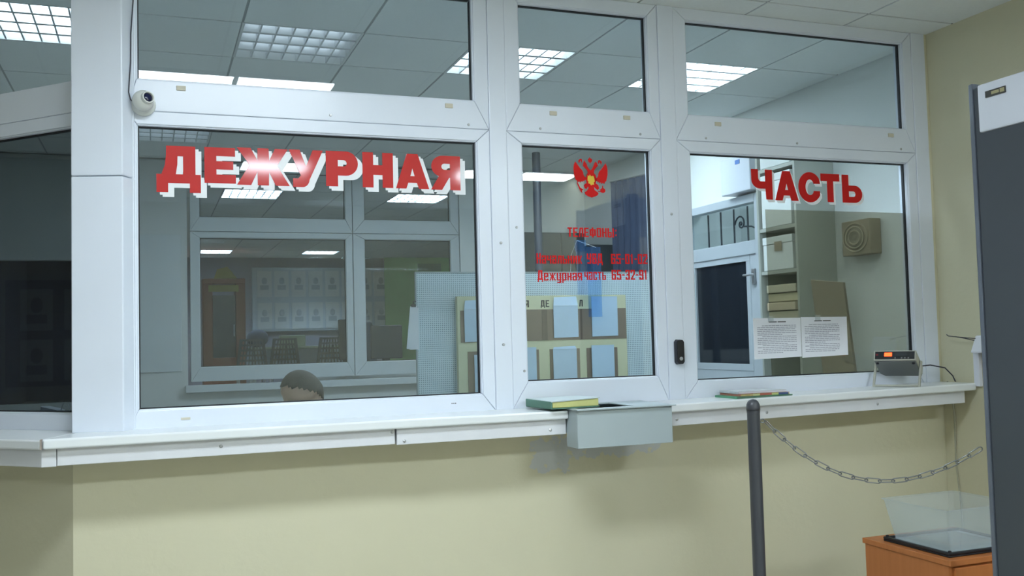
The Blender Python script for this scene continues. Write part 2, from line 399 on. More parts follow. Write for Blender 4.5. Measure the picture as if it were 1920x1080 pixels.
# drain caps and the vent dots on the rails
for wd, pts in ((W4, [(.110, 2.442), (1.133, 2.440)]), (W5, [(1.590, 2.436), (1.936, 2.437)]), (W6, [(2.395, 2.434), (3.371, 2.432)])):
    for x, z in pts: MB().box(x-.0165, x+.0165, -.004, .002, z-.010, z+.008).build('drain_cap', CAPM, wd, bevel=.002)
for wd, pts in ((W4, [(.655, 2.373), (1.215, 2.366)]), (W5, [(1.53, 2.367), (2.00, 2.367)]), (W6, [(2.33, 2.366), (2.82, 2.366), (3.43, 2.366)]), (W2, [(1.412, 1.95), (1.43, 1.36)])):
    for x, z in pts: MB().lathe([(.0055, 0), (.0055, .003), (.003, .0055)], (x, .001, z), 12, (0, -1, 0)).build('screw', SCREW, wd)
MB().box(.10, .132, -.003, .002, 1.233, 1.241).build('drain_cap', CAPM, W1)
for k in range(3): MB().lathe([(.0022, 0), (.0022, .001)], (1.118+.0075*k, -.0002, 1.243), 10, (0, -1, 0)).build('vent_hole', BLACK, W1)

struct('trim_1', MB().prism([(-.258, -.015), (-.089, -.066), (-.050, .0), (-.050, .14), (-.16, .14)], 1.207, 2.10).prism([(-.258, -.0165), (-.089, -.0675), (-.050, .0), (-.050, .14), (-.16, .14)], 2.1025, ZC), PVC,
       'white boxed corner post between the dark angled window and the large window', 'post', bevel=.004)
struct('trim_2', box(1.3035, 1.3775, -.004, .075, 1.207, ZC), PVC, 'white mullion between the large window and the narrow middle window', 'mullion', bevel=.003)
struct('trim_3', box(2.1005, 2.1775, -.004, .075, 1.207, ZC), PVC, 'white mullion carrying the small black box right of the middle window', 'mullion', bevel=.003)
struct('trim_4', box(3.5205, 3.604, -.003, .075, 1.2, ZC), PVC, 'white window jamb against the cream wall at the right', 'jamb', bevel=.003)
cov = struct('trim_5', box(-.0755, -.052, -.010, .03, 1.207, ZC), PVC, 'narrow white cover strip beside the corner post', 'cover strip', bevel=.003)
for z in (2.395, 2.05, 1.87, 1.64, 1.49, 1.30, 1.235): MB().lathe([(.006, 0), (.006, .003), (.003, .006)], (-.064, -.009, z), 12, (0, -1, 0)).build('screw', SCREW, cov)
for z in (1.885, 1.47): MB().lathe([(.006, 0), (.006, .003), (.003, .006)], (1.3400, -.003, z), 12, (0, -1, 0)).build('screw', SCREW, bpy.data.objects['trim_2'])
MB().lathe([(.006, 0), (.006, .003), (.003, .006)], (2.139, -.003, 2.02), 12, (0, -1, 0)).build('screw', SCREW, bpy.data.objects['trim_3'])

# sills: two runs with the metal tray between them, and the angled run at the left
def rise(x): return max(0., (x-1.95)*.013)
def sill_mb(x0, x1, y0, z0, z1, y1=.10, xl=None):
    a = [(x0, y0), (x1, y0), (x1, y1), (x0 if xl is None else xl, y1)]
    return MB().hexa([(x, y, z0+rise(x)) for x, y in a], [(x, y, z1+rise(x)) for x, y in a])
SY, AY = -.22, -.192
ms = thing('counter_sill', 'white plastic sill under the large window left of the metal tray', 'sill', (.6, 0, 1.19))
sill_mb(-.329, 1.525, SY, 1.175, 1.209, .10, -.20).build('sill_board', SILLM, ms, bevel=.007, seg=3)
for a, b in ((-.288, .838), (.844, 1.522)):
    sill_mb(a, b, AY if a < 0 else AY-.005, 1.118 if a < 0 else 1.115, 1.1745, 0.0).build('apron_strip', APRON, ms, bevel=.002)
for x, z in ((.225, 1.150), (.828, 1.163), (.872, 1.128), (1.455, 1.135)): MB().lathe([(.006, 0), (.006, .002), (.003, .004)], (x, AY-.001 if x < .85 else AY-.0055, z), 10, (0, -1, 0)).build('screw', SCREW, ms)
rs = thing('counter_sill', 'white plastic sill under the right window, right of the metal tray', 'sill', (2.7, 0, 1.19))
sill_mb(1.945, 3.605, SY, 1.175, 1.209).build('sill_board', SILLM, rs, bevel=.007, seg=3)
sill_mb(1.945, 3.560, AY, 1.118, 1.1745, 0.0).build('apron_strip', APRON, rs, bevel=.002)
for x in (2.02, 2.46, 3.05): MB().lathe([(.006, 0), (.006, .002), (.003, .004)], (x, AY-.001, 1.144+rise(x)), 10, (0, -1, 0)).build('screw', SCREW, rs)
ls = thing('counter_sill', 'white plastic sill under the dark angled window at the far left', 'sill', (-.6, .2, 1.19))
p0, p1 = bay(-1.3, SY), (-.3365, SY+.001)
MB().prism([p0, p1, (-.206, .10), bay(-1.3, .15)], 1.1745, 1.207).build('sill_board', SILLM, ls, bevel=.006, seg=3)
MB().prism([bay(-1.3, AY), (-.334, AY+.0005), (-.291, AY+.002), (-.262, .0), bay(-1.3, 0)], 1.116, 1.174).build('apron_strip', APRON, ls, bevel=.002)
MB().box(-.3365, -.3305, SY, SY+.03, 1.1755, 1.208).build('end_cap', mat('brown joint', (.35, .30, .26), .6), ls)

# inner window board behind the glass
tag(box(-.05, 3.60, .078, .30, 1.185, 1.222).build('window_board', SILLM, bevel=.004), 'white board inside the duty room along the bottom of the glass', 'sill')

# ------------------------------------------------------------------ inner window, door of the duty room
IW = 'hall window behind the duty room, '
def inner(name, label, x0, x1, z0, z1, l, r_, b, t):
    return window(name, label, x0, x1, z0, z1, l, r_, b, t, GL_IN, (0, BY+.01, 0), 0, PVC_IN, bead=.012)
inner('window_9', 'inner window showing the hall chairs, left of the perforated screen', .362, 1.515, 1.325, 2.345, .07, .055, .11, .045)
inner('window_10', 'inner window showing the green painted board', 1.67, 2.42, 1.325, 2.345, .095, .075, .11, .045)
inner('window_11', 'top light over the inner window with the hall chairs', .362, 1.515, 2.505, 2.88, .07, .055, .112, .068)
inner('window_12', 'top light over the inner window with the green board', 1.67, 2.42, 2.505, 2.88, .095, .075, .112, .068)
struct('trim_6', box(.25, 2.5, 4.13, 4.205, 1.135, 1.19), PVC_IN, 'grey white sill of the inner window', 'sill', bevel=.004)
struct('trim_7', MB().box(-.36, .225, 4.188, 4.2, 1.30, 2.36), PVC_IN, 'flat grey panel left of the inner window', 'panel', bevel=.003)

dr = thing('door_1', 'white glazed door on the right wall inside the duty room', 'door', (3.69, 1.95, FL), kind='structure')
def xframe(y0, y1, z0, z1, w_, xa, xb):     # frame in a plane of constant x, opening y0..y1, z0..z1
    mb = MB()
    mb.box(xa, xb, y0-w_, y1+w_, z1, z1+w_).box(xa, xb, y0-w_, y1+w_, z0-w_, z0).box(xa, xb, y0-w_, y0, z0, z1).box(xa, xb, y1, y1+w_, z0, z1); return mb
DM = mat('dull white door pvc', (.50, .55, .60), .35, noise=.03)
MB().box(3.63, 3.70, 1.43, 1.52, FL, 2.385).box(3.63, 3.70, 2.36, 2.45, FL, 2.385).box(3.63, 3.70, 1.52, 2.36, 2.33, 2.385).box(3.632, 3.70, 1.52, 2.36, 1.995, 2.085).build('door_frame', DM, dr, bevel=.004)
lf = xframe(1.645, 2.27, 1.285, 1.955, .045, 3.64, 3.685); lf.box(3.642, 3.684, 1.53, 1.60, FL+.02, 1.995).box(3.642, 3.684, 2.315, 2.35, FL+.02, 1.995).box(3.643, 3.683, 1.6, 2.315, FL+.02, 1.24).box(3.643, 3.683, 1.6, 2.315, 1.99, 1.995)
leaf = lf.build('door_leaf', DM, dr, bevel=.003)
MB().box(3.655, 3.662, 1.64, 2.275, 1.28, 1.96).build('glass_pane', mat('night dark glass', (.015, .02, .028), .05), leaf)
MB().box(3.655, 3.661, 1.52, 2.36, 2.085, 2.33).build('transom_pane', GL_CLEAR, dr)
hb = MB().box(3.628, 3.64, 1.535, 1.57, 1.80, 1.90); hb.tube([(3.634, 1.55, 1.86), (3.60, 1.55, 1.86), (3.60, 1.62, 1.86)], .008, 8)
hb.build('handle', SCREW, dr, bevel=.003)
# corridor beyond the door so that the transom shows a lit white window
struct('wall_corridor', MB().box(4.6, 4.7, 1.0, 3.2, FL, ZC).box(3.8, 4.6, 3.1, 3.2, FL, ZC).box(3.8, 4.6, 1.0, 1.1, FL, ZC).box(3.8, 4.7, 1.0, 3.2, ZC, ZC+.05).box(3.8, 4.7, 1.0, 3.2, FL-.1, FL), WHITEW, 'white lit corridor wall seen through the door transom', 'wall')
t = thing('ceiling_light', 'added opal fill light beyond the inner door, unseen, brightening the transom', 'ceiling light', (4.2, 2.0, ZC))  # lamp added only to light the corridor behind the transom
MB().box(4.0, 4.4, 1.7, 2.3, ZC-.03, ZC-.0005).build('frame', HOUS, t)
MB().box(4.01, 4.39, 1.71, 2.29, ZC-.036, ZC-.0305).build('diffuser', emission('corridor fill diffuser', LAMP, 8.0), t)
gr = thing('window_grille', 'dark scrolled iron grille inside the door transom', 'grille', (3.72, 1.95, 2.09))
gb = MB()
for y in (1.72, 1.88, 2.04, 2.2): box(3.716, 3.724, y-.005, y+.005, 2.0855, 2.3295).build('bar', POSTM, gr)
sp = [(3.72, 1.80+.07*math.exp(-.09*k)*math.cos(.42*k), 2.22+.07*math.exp(-.09*k)*math.sin(.42*k)) for k in range(30)]
MB().tube([(3.72, 1.60, 2.16), (3.72, 1.68, 2.19), (3.72, 1.78, 2.20)] , .006, 6).tube(sp, .006, 6).build('scroll', POSTM, gr)

# ------------------------------------------------------------------ lamps
def surface_lamp(x0, x1, y0, y1, label, grp):
    t = thing('ceiling_light', label, 'ceiling light', ((x0+x1)/2, (y0+y1)/2, ZC), group=grp)
    MB().box(x0, x1, y0, y1, ZC-.022, ZC-.0005).build('frame', HOUS, t, bevel=.003)
    MB().box(x0+.012, x1-.012, y0+.012, y1-.012, ZC-.027, ZC-.0215).build('diffuser', OPALD if x0 > 2 else OPAL, t)
for x, y, n_, lab in ((-.10, -1.90, 2, 'pair of opal lobby lights mirrored above the camera dome'), (.68, -4.36, 1, 'opal lobby light mirrored in the letter glare of the large window'), (2.52, -4.36, 2, 'opal lobby lights mirrored at the top of the middle window'),
                    (-2.7, -4.36, 2, 'opal lobby lights at the back left outside the view')):
    for k in range(n_): surface_lamp(x+.54*k, x+.54*k+.535, y, y+.38, lab, 'opal lights on the lobby ceiling')
def batten(x0, x1, lab):  # invented hooded tube, added to brighten the wall and boards behind the glass
    t = thing('fill_batten', lab, 'lamp', ((x0+x1)/2, .1, 2.41), group='added fill battens inside the window rails')
    MB().box(x0, x1, .066, .100, 2.385, 2.435).box(x0, x1, .066, .165, 2.4355, 2.441).box(x0, x1, .161, .165, 2.415, 2.4354).build('housing', HOUS, t)
    MB().tube([(x0+.03, .118, 2.41), (x1-.03, .118, 2.41)], .013, 12).build('tube', emission('fill batten tube', LAMP, 34.0), t)
    for x in (x0+.015, x1-.03): MB().box(x, x+.015, .1005, .134, 2.392, 2.428).build('lamp_holder', HOUS, t)
batten(1.50, 2.05, 'added fill batten, unseen behind the rail over the middle window')
batten(2.40, 3.40, 'added fill batten, unseen behind the rail over the right window')
def louvre_lamp(x0, y0, size, lab, grp, em):
    t = thing('louvre_light', lab, 'ceiling light', (x0, y0, ZC), group=grp); s = size
    hm = MB(); z0, z1 = .0, .085; a = .012
    hm.box(0, a, 0, s, z0, z1).box(s-a, s, 0, s, z0, z1).box(a, s-a, 0, a, z0, z1).box(a, s-a, s-a, s, z0, z1).box(0, s, 0, s, z1, z1+.006)
    hm.build('housing', HOUS, t, local=True)
    lp = MB()
    for k in range(4): lp.box(a+.02, s-a-.02, s*(k+.5)/4-.012, s*(k+.5)/4+.012, .073, .083)
    lp.build('tubes', em, t, local=True)
    lv = MB()
    for k in range(1, 4):
        y = s*k/4; lv.hexa([(a, y-.012, .002), (s-a, y-.012, .002), (s-a, y+.012, .002), (a, y+.012, .002)], [(a, y-.003, .068), (s-a, y-.003, .068), (s-a, y+.003, .068), (a, y+.003, .068)])
    for k in range(1, 7):
        x = a+(s-2*a)*k/7; lv.hexa([(x-.004, a, .003), (x+.004, a, .003), (x+.004, s-a, .003), (x-.004, s-a, .003)], [(x-.0015, a, .066), (x+.0015, a, .066), (x+.0015, s-a, .066), (x-.0015, s-a, .066)])
    lv.build('louvre', LOUV, t, local=True)
    return t
L0 = louvre_lamp(OX, OY, PI_, '', 'louvred lights in the duty room ceiling', TUBE)
for i, j in FILL_CELLS:  # unseen extra lamps, added to raise the brightness of the duty room
    x, y = OX+i*PI_, OY+j*PI_
    t = thing('fill_panel_light', 'added opal fill panel in the duty room ceiling, unseen behind the window rails', 'ceiling light', (x, y, ZC), group='added fill panels in the duty room ceiling')
    MB().box(x, x+PI_, y, y+PI_, ZC+.012, ZC+.03).build('frame', HOUS, t)
    MB().box(x+.02, x+PI_-.02, y+.02, y+PI_-.02, ZC+.004, ZC+.0115).build('diffuser', FILLD if i == 0 else FILL, t)
RL = {(-2,0): 'louvred light seen in the top left corner through the angled top light', (0,0): 'louvred light above the letters of the large window', (2,0): 'louvred light split by the mullion above the emblem', (4,0): 'louvred light above the right window with the notices',
      (-1,4): 'far louvred light at the upper left edge of the large window'}
for k, (i, j) in enumerate(ROOM_CELLS):
    o = L0 if k == 0 else copy_tree(L0)
    o.location = (OX+i*PI_, OY+j*PI_, ZC); o['label'] = RL[(i, j)]
    for c_ in o.children:
        if c_.name.startswith('tubes'):
            c_.data = c_.data.copy(); c_.data.materials[0] = STRONG if (i, j) == (4, 0) else TUBED if (i, j) in ((0, 0), (-1, 4)) else TUBE
HL = ['louvred hall light in the top light over the hall chairs', 'bright louvred hall light below the end of the red lettering', 'small hall light upper left in the inner window', 'distant hall light at the left of the inner window', 'distant hall light at the right of the inner window', 'hall light over the green painted board']
H0 = louvre_lamp(HOX, HOY, PI_, HL[0], 'louvred lights in the hall ceiling', TUBEH)
for k, (i, j) in enumerate(HALL_CELLS):
    o = H0 if k == 0 else copy_tree(H0)
    o.location = (HOX+i*PI_, HOY+j*PI_, ZC); o['label'] = HL[k]
    if k == 1:
        for c_ in o.children:
            if c_.name.startswith('tubes'): c_.data = c_.data.copy(); c_.data.materials[0] = emission('strong hall tubes', LAMP, 260.0)
#OBJECTS
# ------------------------------------------------------------------ lettering on the glass
def arc(cx, cy, rx, ry, a0, a1, n=12):
    return [(cx+rx*math.cos(R(a0+(a1-a0)*i/n)), cy+ry*math.sin(R(a0+(a1-a0)*i/n))) for i in range(n+1)]
def g_D(): return [[(0,0),(.26,0),(.26,.20),(.75,.20),(.75,0),(1,0),(1,.39),(.88,.39),(.88,1),(.22,1),(.215,.80),(.19,.58),(.11,.39),(0,.39)], [(.435,.39),(.60,.39),(.60,.78),(.475,.78),(.47,.60)]]
def g_E(): return [[(0,0),(1,0),(1,.24),(.38,.24),(.38,.385),(.92,.385),(.92,.615),(.38,.615),(.38,.76),(.98,.76),(.98,1),(0,1)]]
def g_ZH(): return [[(0,0),(.265,0),(.385,.36),(.39,0),(.60,0),(.605,.36),(.735,0),(1,0),(.76,.54),(.97,1),(.72,1),(.61,.67),(.60,1),(.39,1),(.385,.67),(.26,1),(0,1),(.235,.54)]]
def g_U(): return [[(0,1),(.32,1),(.50,.55),(.70,1),(1,1),(.60,.20)]+arc(.40,.22,.20,.22,0,-90,8)+[(.12,.0),(.12,.23),(.27,.23),(.345,.31)]]
def g_R(): return [[(0,0),(.37,0),(.37,.31),(.55,.31)]+arc(.62,.655,.38,.345,-90,90,14)+[(0,1)], [(.37,.57)]+arc(.55,.66,.10,.09,-90,90,8)[0:]+[(.37,.75)]]
def g_N(): return [[(0,0),(.35,0),(.35,.36),(.65,.36),(.65,0),(1,0),(1,1),(.65,1),(.65,.64),(.35,.64),(.35,1),(0,1)]]
def g_A(): return [[(0,0),(.31,0),(.37,.17),(.63,.17),(.69,0),(1,0),(.665,1),(.335,1)], [(.435,.36),(.565,.36),(.50,.58)]]
def g_YA(): return [[(1,0),(1,1),(.42,1)]+arc(.40,.69,.38,.31,90,250,14)+[(0,0),(.37,0),(.62,.36),(.65,.36),(.65,0)], [(.65,.59),(.46,.59)]+arc(.46,.68,.10,.09,-90,-270,8)+[(.65,.77)]]
def g_CH(): return [[(1,0),(1,1),(.66,1),(.66,.60),(.50,.60)]+arc(.46,.72,.13,.12,-90,-180,6)+[(.33,1),(0,1),(0,.70)]+arc(.40,.66,.40,.30,180,270,8)+[(.66,.36),(.68,0)]]
def g_S():
    return [arc(.52,.5,.52,.5,32,328,30)[:-1]+[(.97,.24),(.97,.38),(.68,.38)]+arc(.52,.5,.20,.26,-40,-320,20)+[(.68,.62),(.98,.62)]]
def g_T(): return [[(.33,0),(.66,0),(.66,.74),(1,.74),(1,1),(0,1),(0,.74),(.33,.74)]]
def g_SOFT(): return [[(0,0),(.62,0)]+arc(.62,.31,.38,.31,-90,90,14)+[(.33,.62),(.33,1),(0,1)], [(.33,.21),(.56,.21)]+arc(.56,.31,.10,.10,-90,90,8)+[(.33,.41)]]
def word(name, label, letters, off, redm, loc):
    t = thing(name, label, 'lettering', loc)
    for g, x0, x1, z0, z1 in letters:
        sp = [[(x0+(x1-x0)*x, z0+(z1-z0)*y) for x, y in o] for o in g()]
        flat_mesh(sp, .0008, (0, .0240, 0)).build('letter', redm, t)
        flat_mesh(sp, .0008, (off[0], .0258, off[1])).build('letter_shadow', WFILM, t)
        flat_mesh(sp, .0006, (off[0]*.55, .0250, off[1]*.55)).build('letter_shadow', WFILM, t)
    return t
word('window_lettering', 'bold red ДЕЖУРНАЯ with white shadow on the large window', [(g_D,.023,.177,2.060,2.232), (g_E,.190,.302,2.099,2.233), (g_ZH,.306,.500,2.096,2.237),
     (g_U,.497,.627,2.094,2.238), (g_R,.638,.763,2.101,2.239), (g_N,.781,.903,2.101,2.240), (g_A,.914,1.050,2.101,2.241), (g_YA,1.058,1.182,2.100,2.239)], (.021, -.017), RED, (.6, .024, 2.16))
word('window_lettering', 'bold dark red ЧАСТЬ with white shadow on the right window', [(g_CH,2.578,2.692,2.102,2.241), (g_A,2.705,2.835,2.100,2.238), (g_S,2.836,2.962,2.095,2.238),
     (g_T,2.964,3.073,2.099,2.234), (g_SOFT,3.087,3.204,2.099,2.233)], (.012, -.012), DRED, (2.89, .024, 2.16))
pt = thing('window_lettering', 'small red telephone lines under the emblem on the middle window', 'lettering', (1.77, .024, 1.85))
_L, _R_, _T, _M, _B = (0,0,.34,1), (.66,0,1,1), (0,.85,1,1), (0,.43,1,.57), (0,0,1,.15)
def _q(*p): return ('q',)+p
GL = {'Т': [_T, (.33,0,.67,1)], 'Е': [_L, _T, (0,.43,.85,.57), _B], 'Л': [(.68,0,1,1), (.22,.85,1,1), _q((0,0),(.32,0),(.52,1),(.22,1))],
 'Ф': [(.37,-.04,.63,1.04), (0,.18,.26,.82), (.74,.18,1,.82), (0,.72,1,.85), (0,.15,1,.28)], 'О': [_L, _R_, _T, _B], '0': [_L, _R_, _T, _B], 'Н': [_L, _R_, _M],
 'Ы': [(0,0,.24,1), (.80,0,1,1), (.24,.45,.60,.58), (.24,0,.60,.13), (.46,0,.64,.58)], ':': [(.2,.15,.8,.35), (.2,.65,.8,.85)],
 'ь': [_L, (0,.47,1,.60), _B, (.66,0,1,.60)], 'В': [_L, _T, _M, _B, (.66,.54,.96,1), (.66,0,1,.47)], 'У': [(0,.42,.34,1), (.66,.08,1,1), (0,.42,1,.55), (.08,0,.92,.15)],
 'Д': [(.58,.1,.90,1), (.14,.86,.90,1), _q((.04,.1),(.34,.1),(.44,1),(.14,1)), (0,.06,1,.22), (0,-.14,.2,.1), (.8,-.14,1,.1)],
 'а': [_T, _R_, (0,.44,1,.56), _B, (0,0,.34,.56), (0,.70,.34,1)], 'ч': [(0,.40,.34,1), (0,.40,1,.54), _R_], 'л': [(.68,0,1,1), (.22,.85,1,1), _q((0,0),(.32,0),(.52,1),(.22,1))],
 'н': [_L, _R_, _M], 'и': [(0,0,.30,1), (.70,0,1,1), _q((.2,.12),(.45,.12),(.8,.9),(.55,.9))], 'к': [_L, _q((.3,.45),(.5,.4),(1,1),(.66,1)), _q((.3,.55),(.5,.6),(1,0),(.66,0))],
 'е': [_L, _T, _M, _B, (.66,.43,1,1), (.66,0,1,.25)], 'ж': [(.40,0,.60,1), _q((0,1),(.2,1),(.46,.5),(.36,.42)), _q((0,0),(.2,0),(.46,.5),(.36,.58)), _q((1,1),(.8,1),(.54,.5),(.64,.42)), _q((1,0),(.8,0),(.54,.5),(.64,.58))],
 'у': [(0,0,.34,1), (0,0,1,.14), (.66,-.30,1,1), (.08,-.30,1,-.17)], 'р': [(0,-.30,.34,1), _T, _R_, _B], 'я': [_R_, (0,.42,.34,1), _T, (0,.42,1,.55), _q((0,0),(.34,0),(.66,.5),(.36,.5))],
 'с': [_L, _T, _B, (.66,.66,1,1), (.66,0,1,.34)], 'т': [_T, (.33,0,.67,1)], '6': [_L, _T, (0,.45,1,.58), _B, (.66,0,1,.58), (.66,.72,1,1)], '5': [_T, (0,.45,.34,1), (0,.45,1,.60), (.66,0,1,.60), _B, (0,0,.34,.25)],
 '1': [(.30,0,.70,1), (.05,.74,.5,.88)], '2': [_T, (.66,.5,1,1), (0,.70,.34,1), _q((0,.12),(.36,.12),(1,.6),(.66,.62)), _B], '3': [_T, _R_, (.25,.44,1,.57), _B, (0,0,.34,.28), (0,.72,.34,1)],
 '9': [_T, (0,.42,.34,1), _R_, (0,.42,1,.55), _B, (0,0,.34,.28)], '-': [(.05,.42,.95,.56)], 'Я': [_R_, (0,.42,.34,1), _T, (0,.42,1,.55), _q((0,0),(.34,0),(.66,.5),(.36,.5))]}
WIDE = {'Ф': 1.35, 'Ы': 1.45, 'ж': 1.5, 'Д': 1.2, ':': .45, '-': .6, '1': .7}
def block_text(s_, x0, x1, z0, h, y, low=.74, thin=1.):
    """condensed block lettering; lower-case letters stand low*h high"""
    tot = sum(WIDE.get(c, 1) for c in s_)+.22*(len(s_)-1); u = (x1-x0)/tot; x = x0; mb = MB()
    for n_, c in enumerate(s_):
        w_ = WIDE.get(c, 1)*u; hh = h*low if (c.islower()) else h; e = .00004*(n_ % 2)
        for k, g in enumerate(GL[c]):
            pts = [(g[0],g[1]),(g[2],g[1]),(g[2],g[3]),(g[0],g[3])] if g[0] != 'q' else list(g[1:])
            a = sum(pts[i][0]*pts[(i+1)%4][1]-pts[(i+1)%4][0]*pts[i][1] for i in range(4))
            if a < 0: pts = pts[::-1]
            P = [(x+px*w_, z0+py*hh) for px, py in pts]; dy = .00003*k
            mb.hexa([(px, y-.0004-dy, pz) for px, pz in P], [(px, y+.0004, pz) for px, pz in P])
        x += w_+.22*u
    return mb
def ptext(s_, x0, x1, z0, h, low=.74): block_text(s_, x0, x1, z0, h, .0250, low).build('text_line', REDT, pt)
ptext('ТЕЛЕФОНЫ:', 1.652, 1.884, 1.917, .040)
ptext('Начальник', 1.507, 1.716, 1.803, .044, .78); ptext('УВД', 1.738, 1.812, 1.803, .044); ptext('65-01-02', 1.852, 2.028, 1.803, .043)
ptext('Дежурная', 1.510, 1.713, 1.732, .043, .76); ptext('часть', 1.724, 1.825, 1.734, .043, .80); ptext('65-32-91', 1.853, 2.025, 1.734, .043)

em = thing('eagle_emblem', 'red double-headed eagle emblem with yellow shield on the middle window', 'emblem', (1.77, .024, 2.18))
def EM(p): return [(1.686+(1060+x/10.8-1073)*.00243, 2.269-(280+y/10.8-290)*.00223) for x, y in p]
lw = [(185,250),(215,285),(245,330),(285,385),(325,425),(345,470),(352,520),(375,560),(400,570),(412,600),(395,630),(375,625),(360,660),(338,640),(322,675),(298,650),(280,688),(256,656),(228,690),(212,648),(182,620),(168,560),(152,490),(148,390),(160,310)]
rw = [(2*505-x, y+12) for x, y in lw]
bd = [(440,470),(430,420),(385,375),(345,335),(352,280),(372,215),(395,250),(420,285),(440,345),(478,400),(505,420),(530,395),(562,335),(582,280),(608,232),(640,262),(660,320),(615,370),(578,420),(570,470),(605,520),(625,600),(600,690),(655,725),(672,790),(640,832),(600,800),(560,765),(575,830),(615,858),(655,890),(640,935),(590,962),(510,990),(430,962),(380,930),(365,885),(415,850),(452,790),(440,760),(405,815),(372,800),(352,740),(385,705),(412,690),(398,600),(418,520)]
cr = [(490,140),(505,170),(532,180),(545,205),(530,245),(508,262),(500,285),(488,262),(466,245),(452,205),(462,180),(480,170)]
c1 = [(252,235),(270,205),(300,185),(325,195),(332,235),(322,275),(310,240),(296,220),(282,250),(268,290)]
c2 = [(2*498-x, y+10) for x, y in c1]
scp = [(205,690),(222,680),(275,790),(345,830),(310,850),(318,905),(290,880),(262,830)]
orb = arc(748,835,55,52,0,340,16); orbn = [(640,850),(700,858),(700,872),(640,864)]; orbt = [(738,735),(756,735),(760,790),(735,790)]
for nm, p in (('wing', lw), ('wing', rw), ('body', bd), ('crown', cr), ('crown', c1), ('crown', c2), ('sceptre', scp), ('orb', orb), ('orb_link', orbn), ('orb_cross', orbt)):
    flat_mesh([EM(p)], .0008, (0, .0245, 0)).build(nm, REDT, em)
flat_mesh([EM([(432,600),(440,525),(462,548),(485,510),(505,545),(535,535),(560,540),(575,600),(582,655),(555,680),(570,715),(520,722),(505,738),(480,705),(440,690),(455,660),(430,640)])], .0008, (0, .0237, 0)).build('shield', YFILM, em)

# two notices on the right window
def printed(parent, x0, x1, z0, z1, y, seed, title=True):
    rr = random.Random(seed); mb = MB(); n = 16; h = (z1-z0)
    for k in range(n):
        z = z1-h*(.19+.66*k/(n-1)); x = x0+(x1-x0)*(.08+(.10 if k in (0, 6, 11, 13) else 0)); xe = x1-(x1-x0)*(.10+(.35*rr.random() if k in (5, 10, 15) else 0))
        while x < xe-.004:
            w_ = min(rr.uniform(.006, .028), xe-x); mb.box(x, x+w_, y-.0004, y, z-.0016, z+.0016); x += w_+.003
    mb.build('printed_text', INK, parent)
    if title:
        mt = MB(); xc = (x0+x1)/2
        for a, b in ((-.045, -.002), (.003, .048)): mt.box(xc+a, xc+b, y-.0004, y, z1-h*.10-.002, z1-h*.10+.002)
        mt.build('title_line', DINK, parent)
for x0, x1, z0, z1, lab, sd, curl in ((2.557, 2.816, 1.370, 1.557, 'left paper notice taped on the right window', 3, .0), (2.8185, 3.078, 1.370, 1.558, 'right paper notice taped on the right window, curling at its edge', 5, .02)):
    t = thing('paper_notice', lab, 'notice', ((x0+x1)/2, .02, z0), group='notices on the right window')
    mb = MB(); n = 10
    for k in range(n):
        a, b = k/n, (k+1)/n; xa, xb = x0+(x1-x0)*a, x0+(x1-x0)*b
        ya = .0225-curl*max(0, a-.9)**1*8*.1; yb = .0225-curl*max(0, b-.9)*8*.1
        mb.hexa([(xa, ya, z0+.006*a), (xb, yb, z0+.006*b), (xb, yb+.0005, z0+.006*b), (xa, ya+.0005, z0+.006*a)], [(xa, ya, z1-.002*a), (xb, yb, z1-.002*b), (xb, yb+.0005, z1-.002*b), (xa, ya+.0005, z1-.002*a)])
    mb.build('sheet', PAPER, t)
    printed(t, x0, x1-(.02 if curl else 0), z0, z1, .0222, sd)
    MB().box(x0+.08, x0+.11, .0215, .0220, z1-.018, z1+.008).build('adhesive_tape', BIN, t)

# ------------------------------------------------------------------ things on and around the counter
t = thing('dome_camera', 'white ball security camera beside the corner post', 'camera', (-.020, 0, 2.375))
MB().lathe([(.043, 0), (.043, .012), (.036, .018), (.030, .030)], (-.020, -.0005, 2.372), 28, (0, -1, 0)).build('base', CAMW, t, smooth=False, bevel=.002)
MB().ball((-.020, -.052, 2.374), .0375, 28, 18).build('shell', CAMW, t, smooth=True)
ax = Vector((.40, -.88, .12)).normalized(); c0 = Vector((-.020, -.052, 2.374))
hood = MB().lathe([(.0215, .0), (.0225, .040), (.0215, .0445), (.0175, .0445), (.0165, .036)], c0, 28, ax).build('hood', CAMW, t, smooth=False)
MB().lathe([(.0160, .030), (.0160, .0385), (.010, .0415), (.001, .0425)], c0, 24, ax).build('lens', LENS, hood, smooth=True)
tag(MB().tube([(-.050, -.022, 2.945), (-.050, -.024, 2.85), (-.052, -.026, 2.74), (-.060, -.028, 2.62), (-.061, -.028, 2.52), (-.066, -.036, 2.44), (-.068, -.042, 2.405), (-.062, -.036, 2.380), (-.050, -.016, 2.372)], .0022, 8).build('cable', CABLE), 'thin dark cable running up the post from the ball camera', 'cable')

t = thing('door_buzzer', 'small glossy black box on the mullion right of the middle window', 'buzzer', (2.146, 0, 1.42))
pts = [(2.127, 1.372), (2.135, 1.362), (2.160, 1.362), (2.168, 1.372), (2.168, 1.462), (2.160, 1.472), (2.135, 1.472), (2.127, 1.462)]
MB().hexa([(x, -.0045, z) for x, z in pts], [(x+(2.1475-x)*.12, -.030, z+(1.417-z)*.06) for x, z in pts]).build('housing', mat('glossy black plastic', (.012, .012, .018), .15), t, bevel=.003)
MB().lathe([(.008, 0), (.008, .003), (.004, .004)], (2.1475, -.029, 1.388), 16, (0, -1, 0)).build('button', SCREW, t)

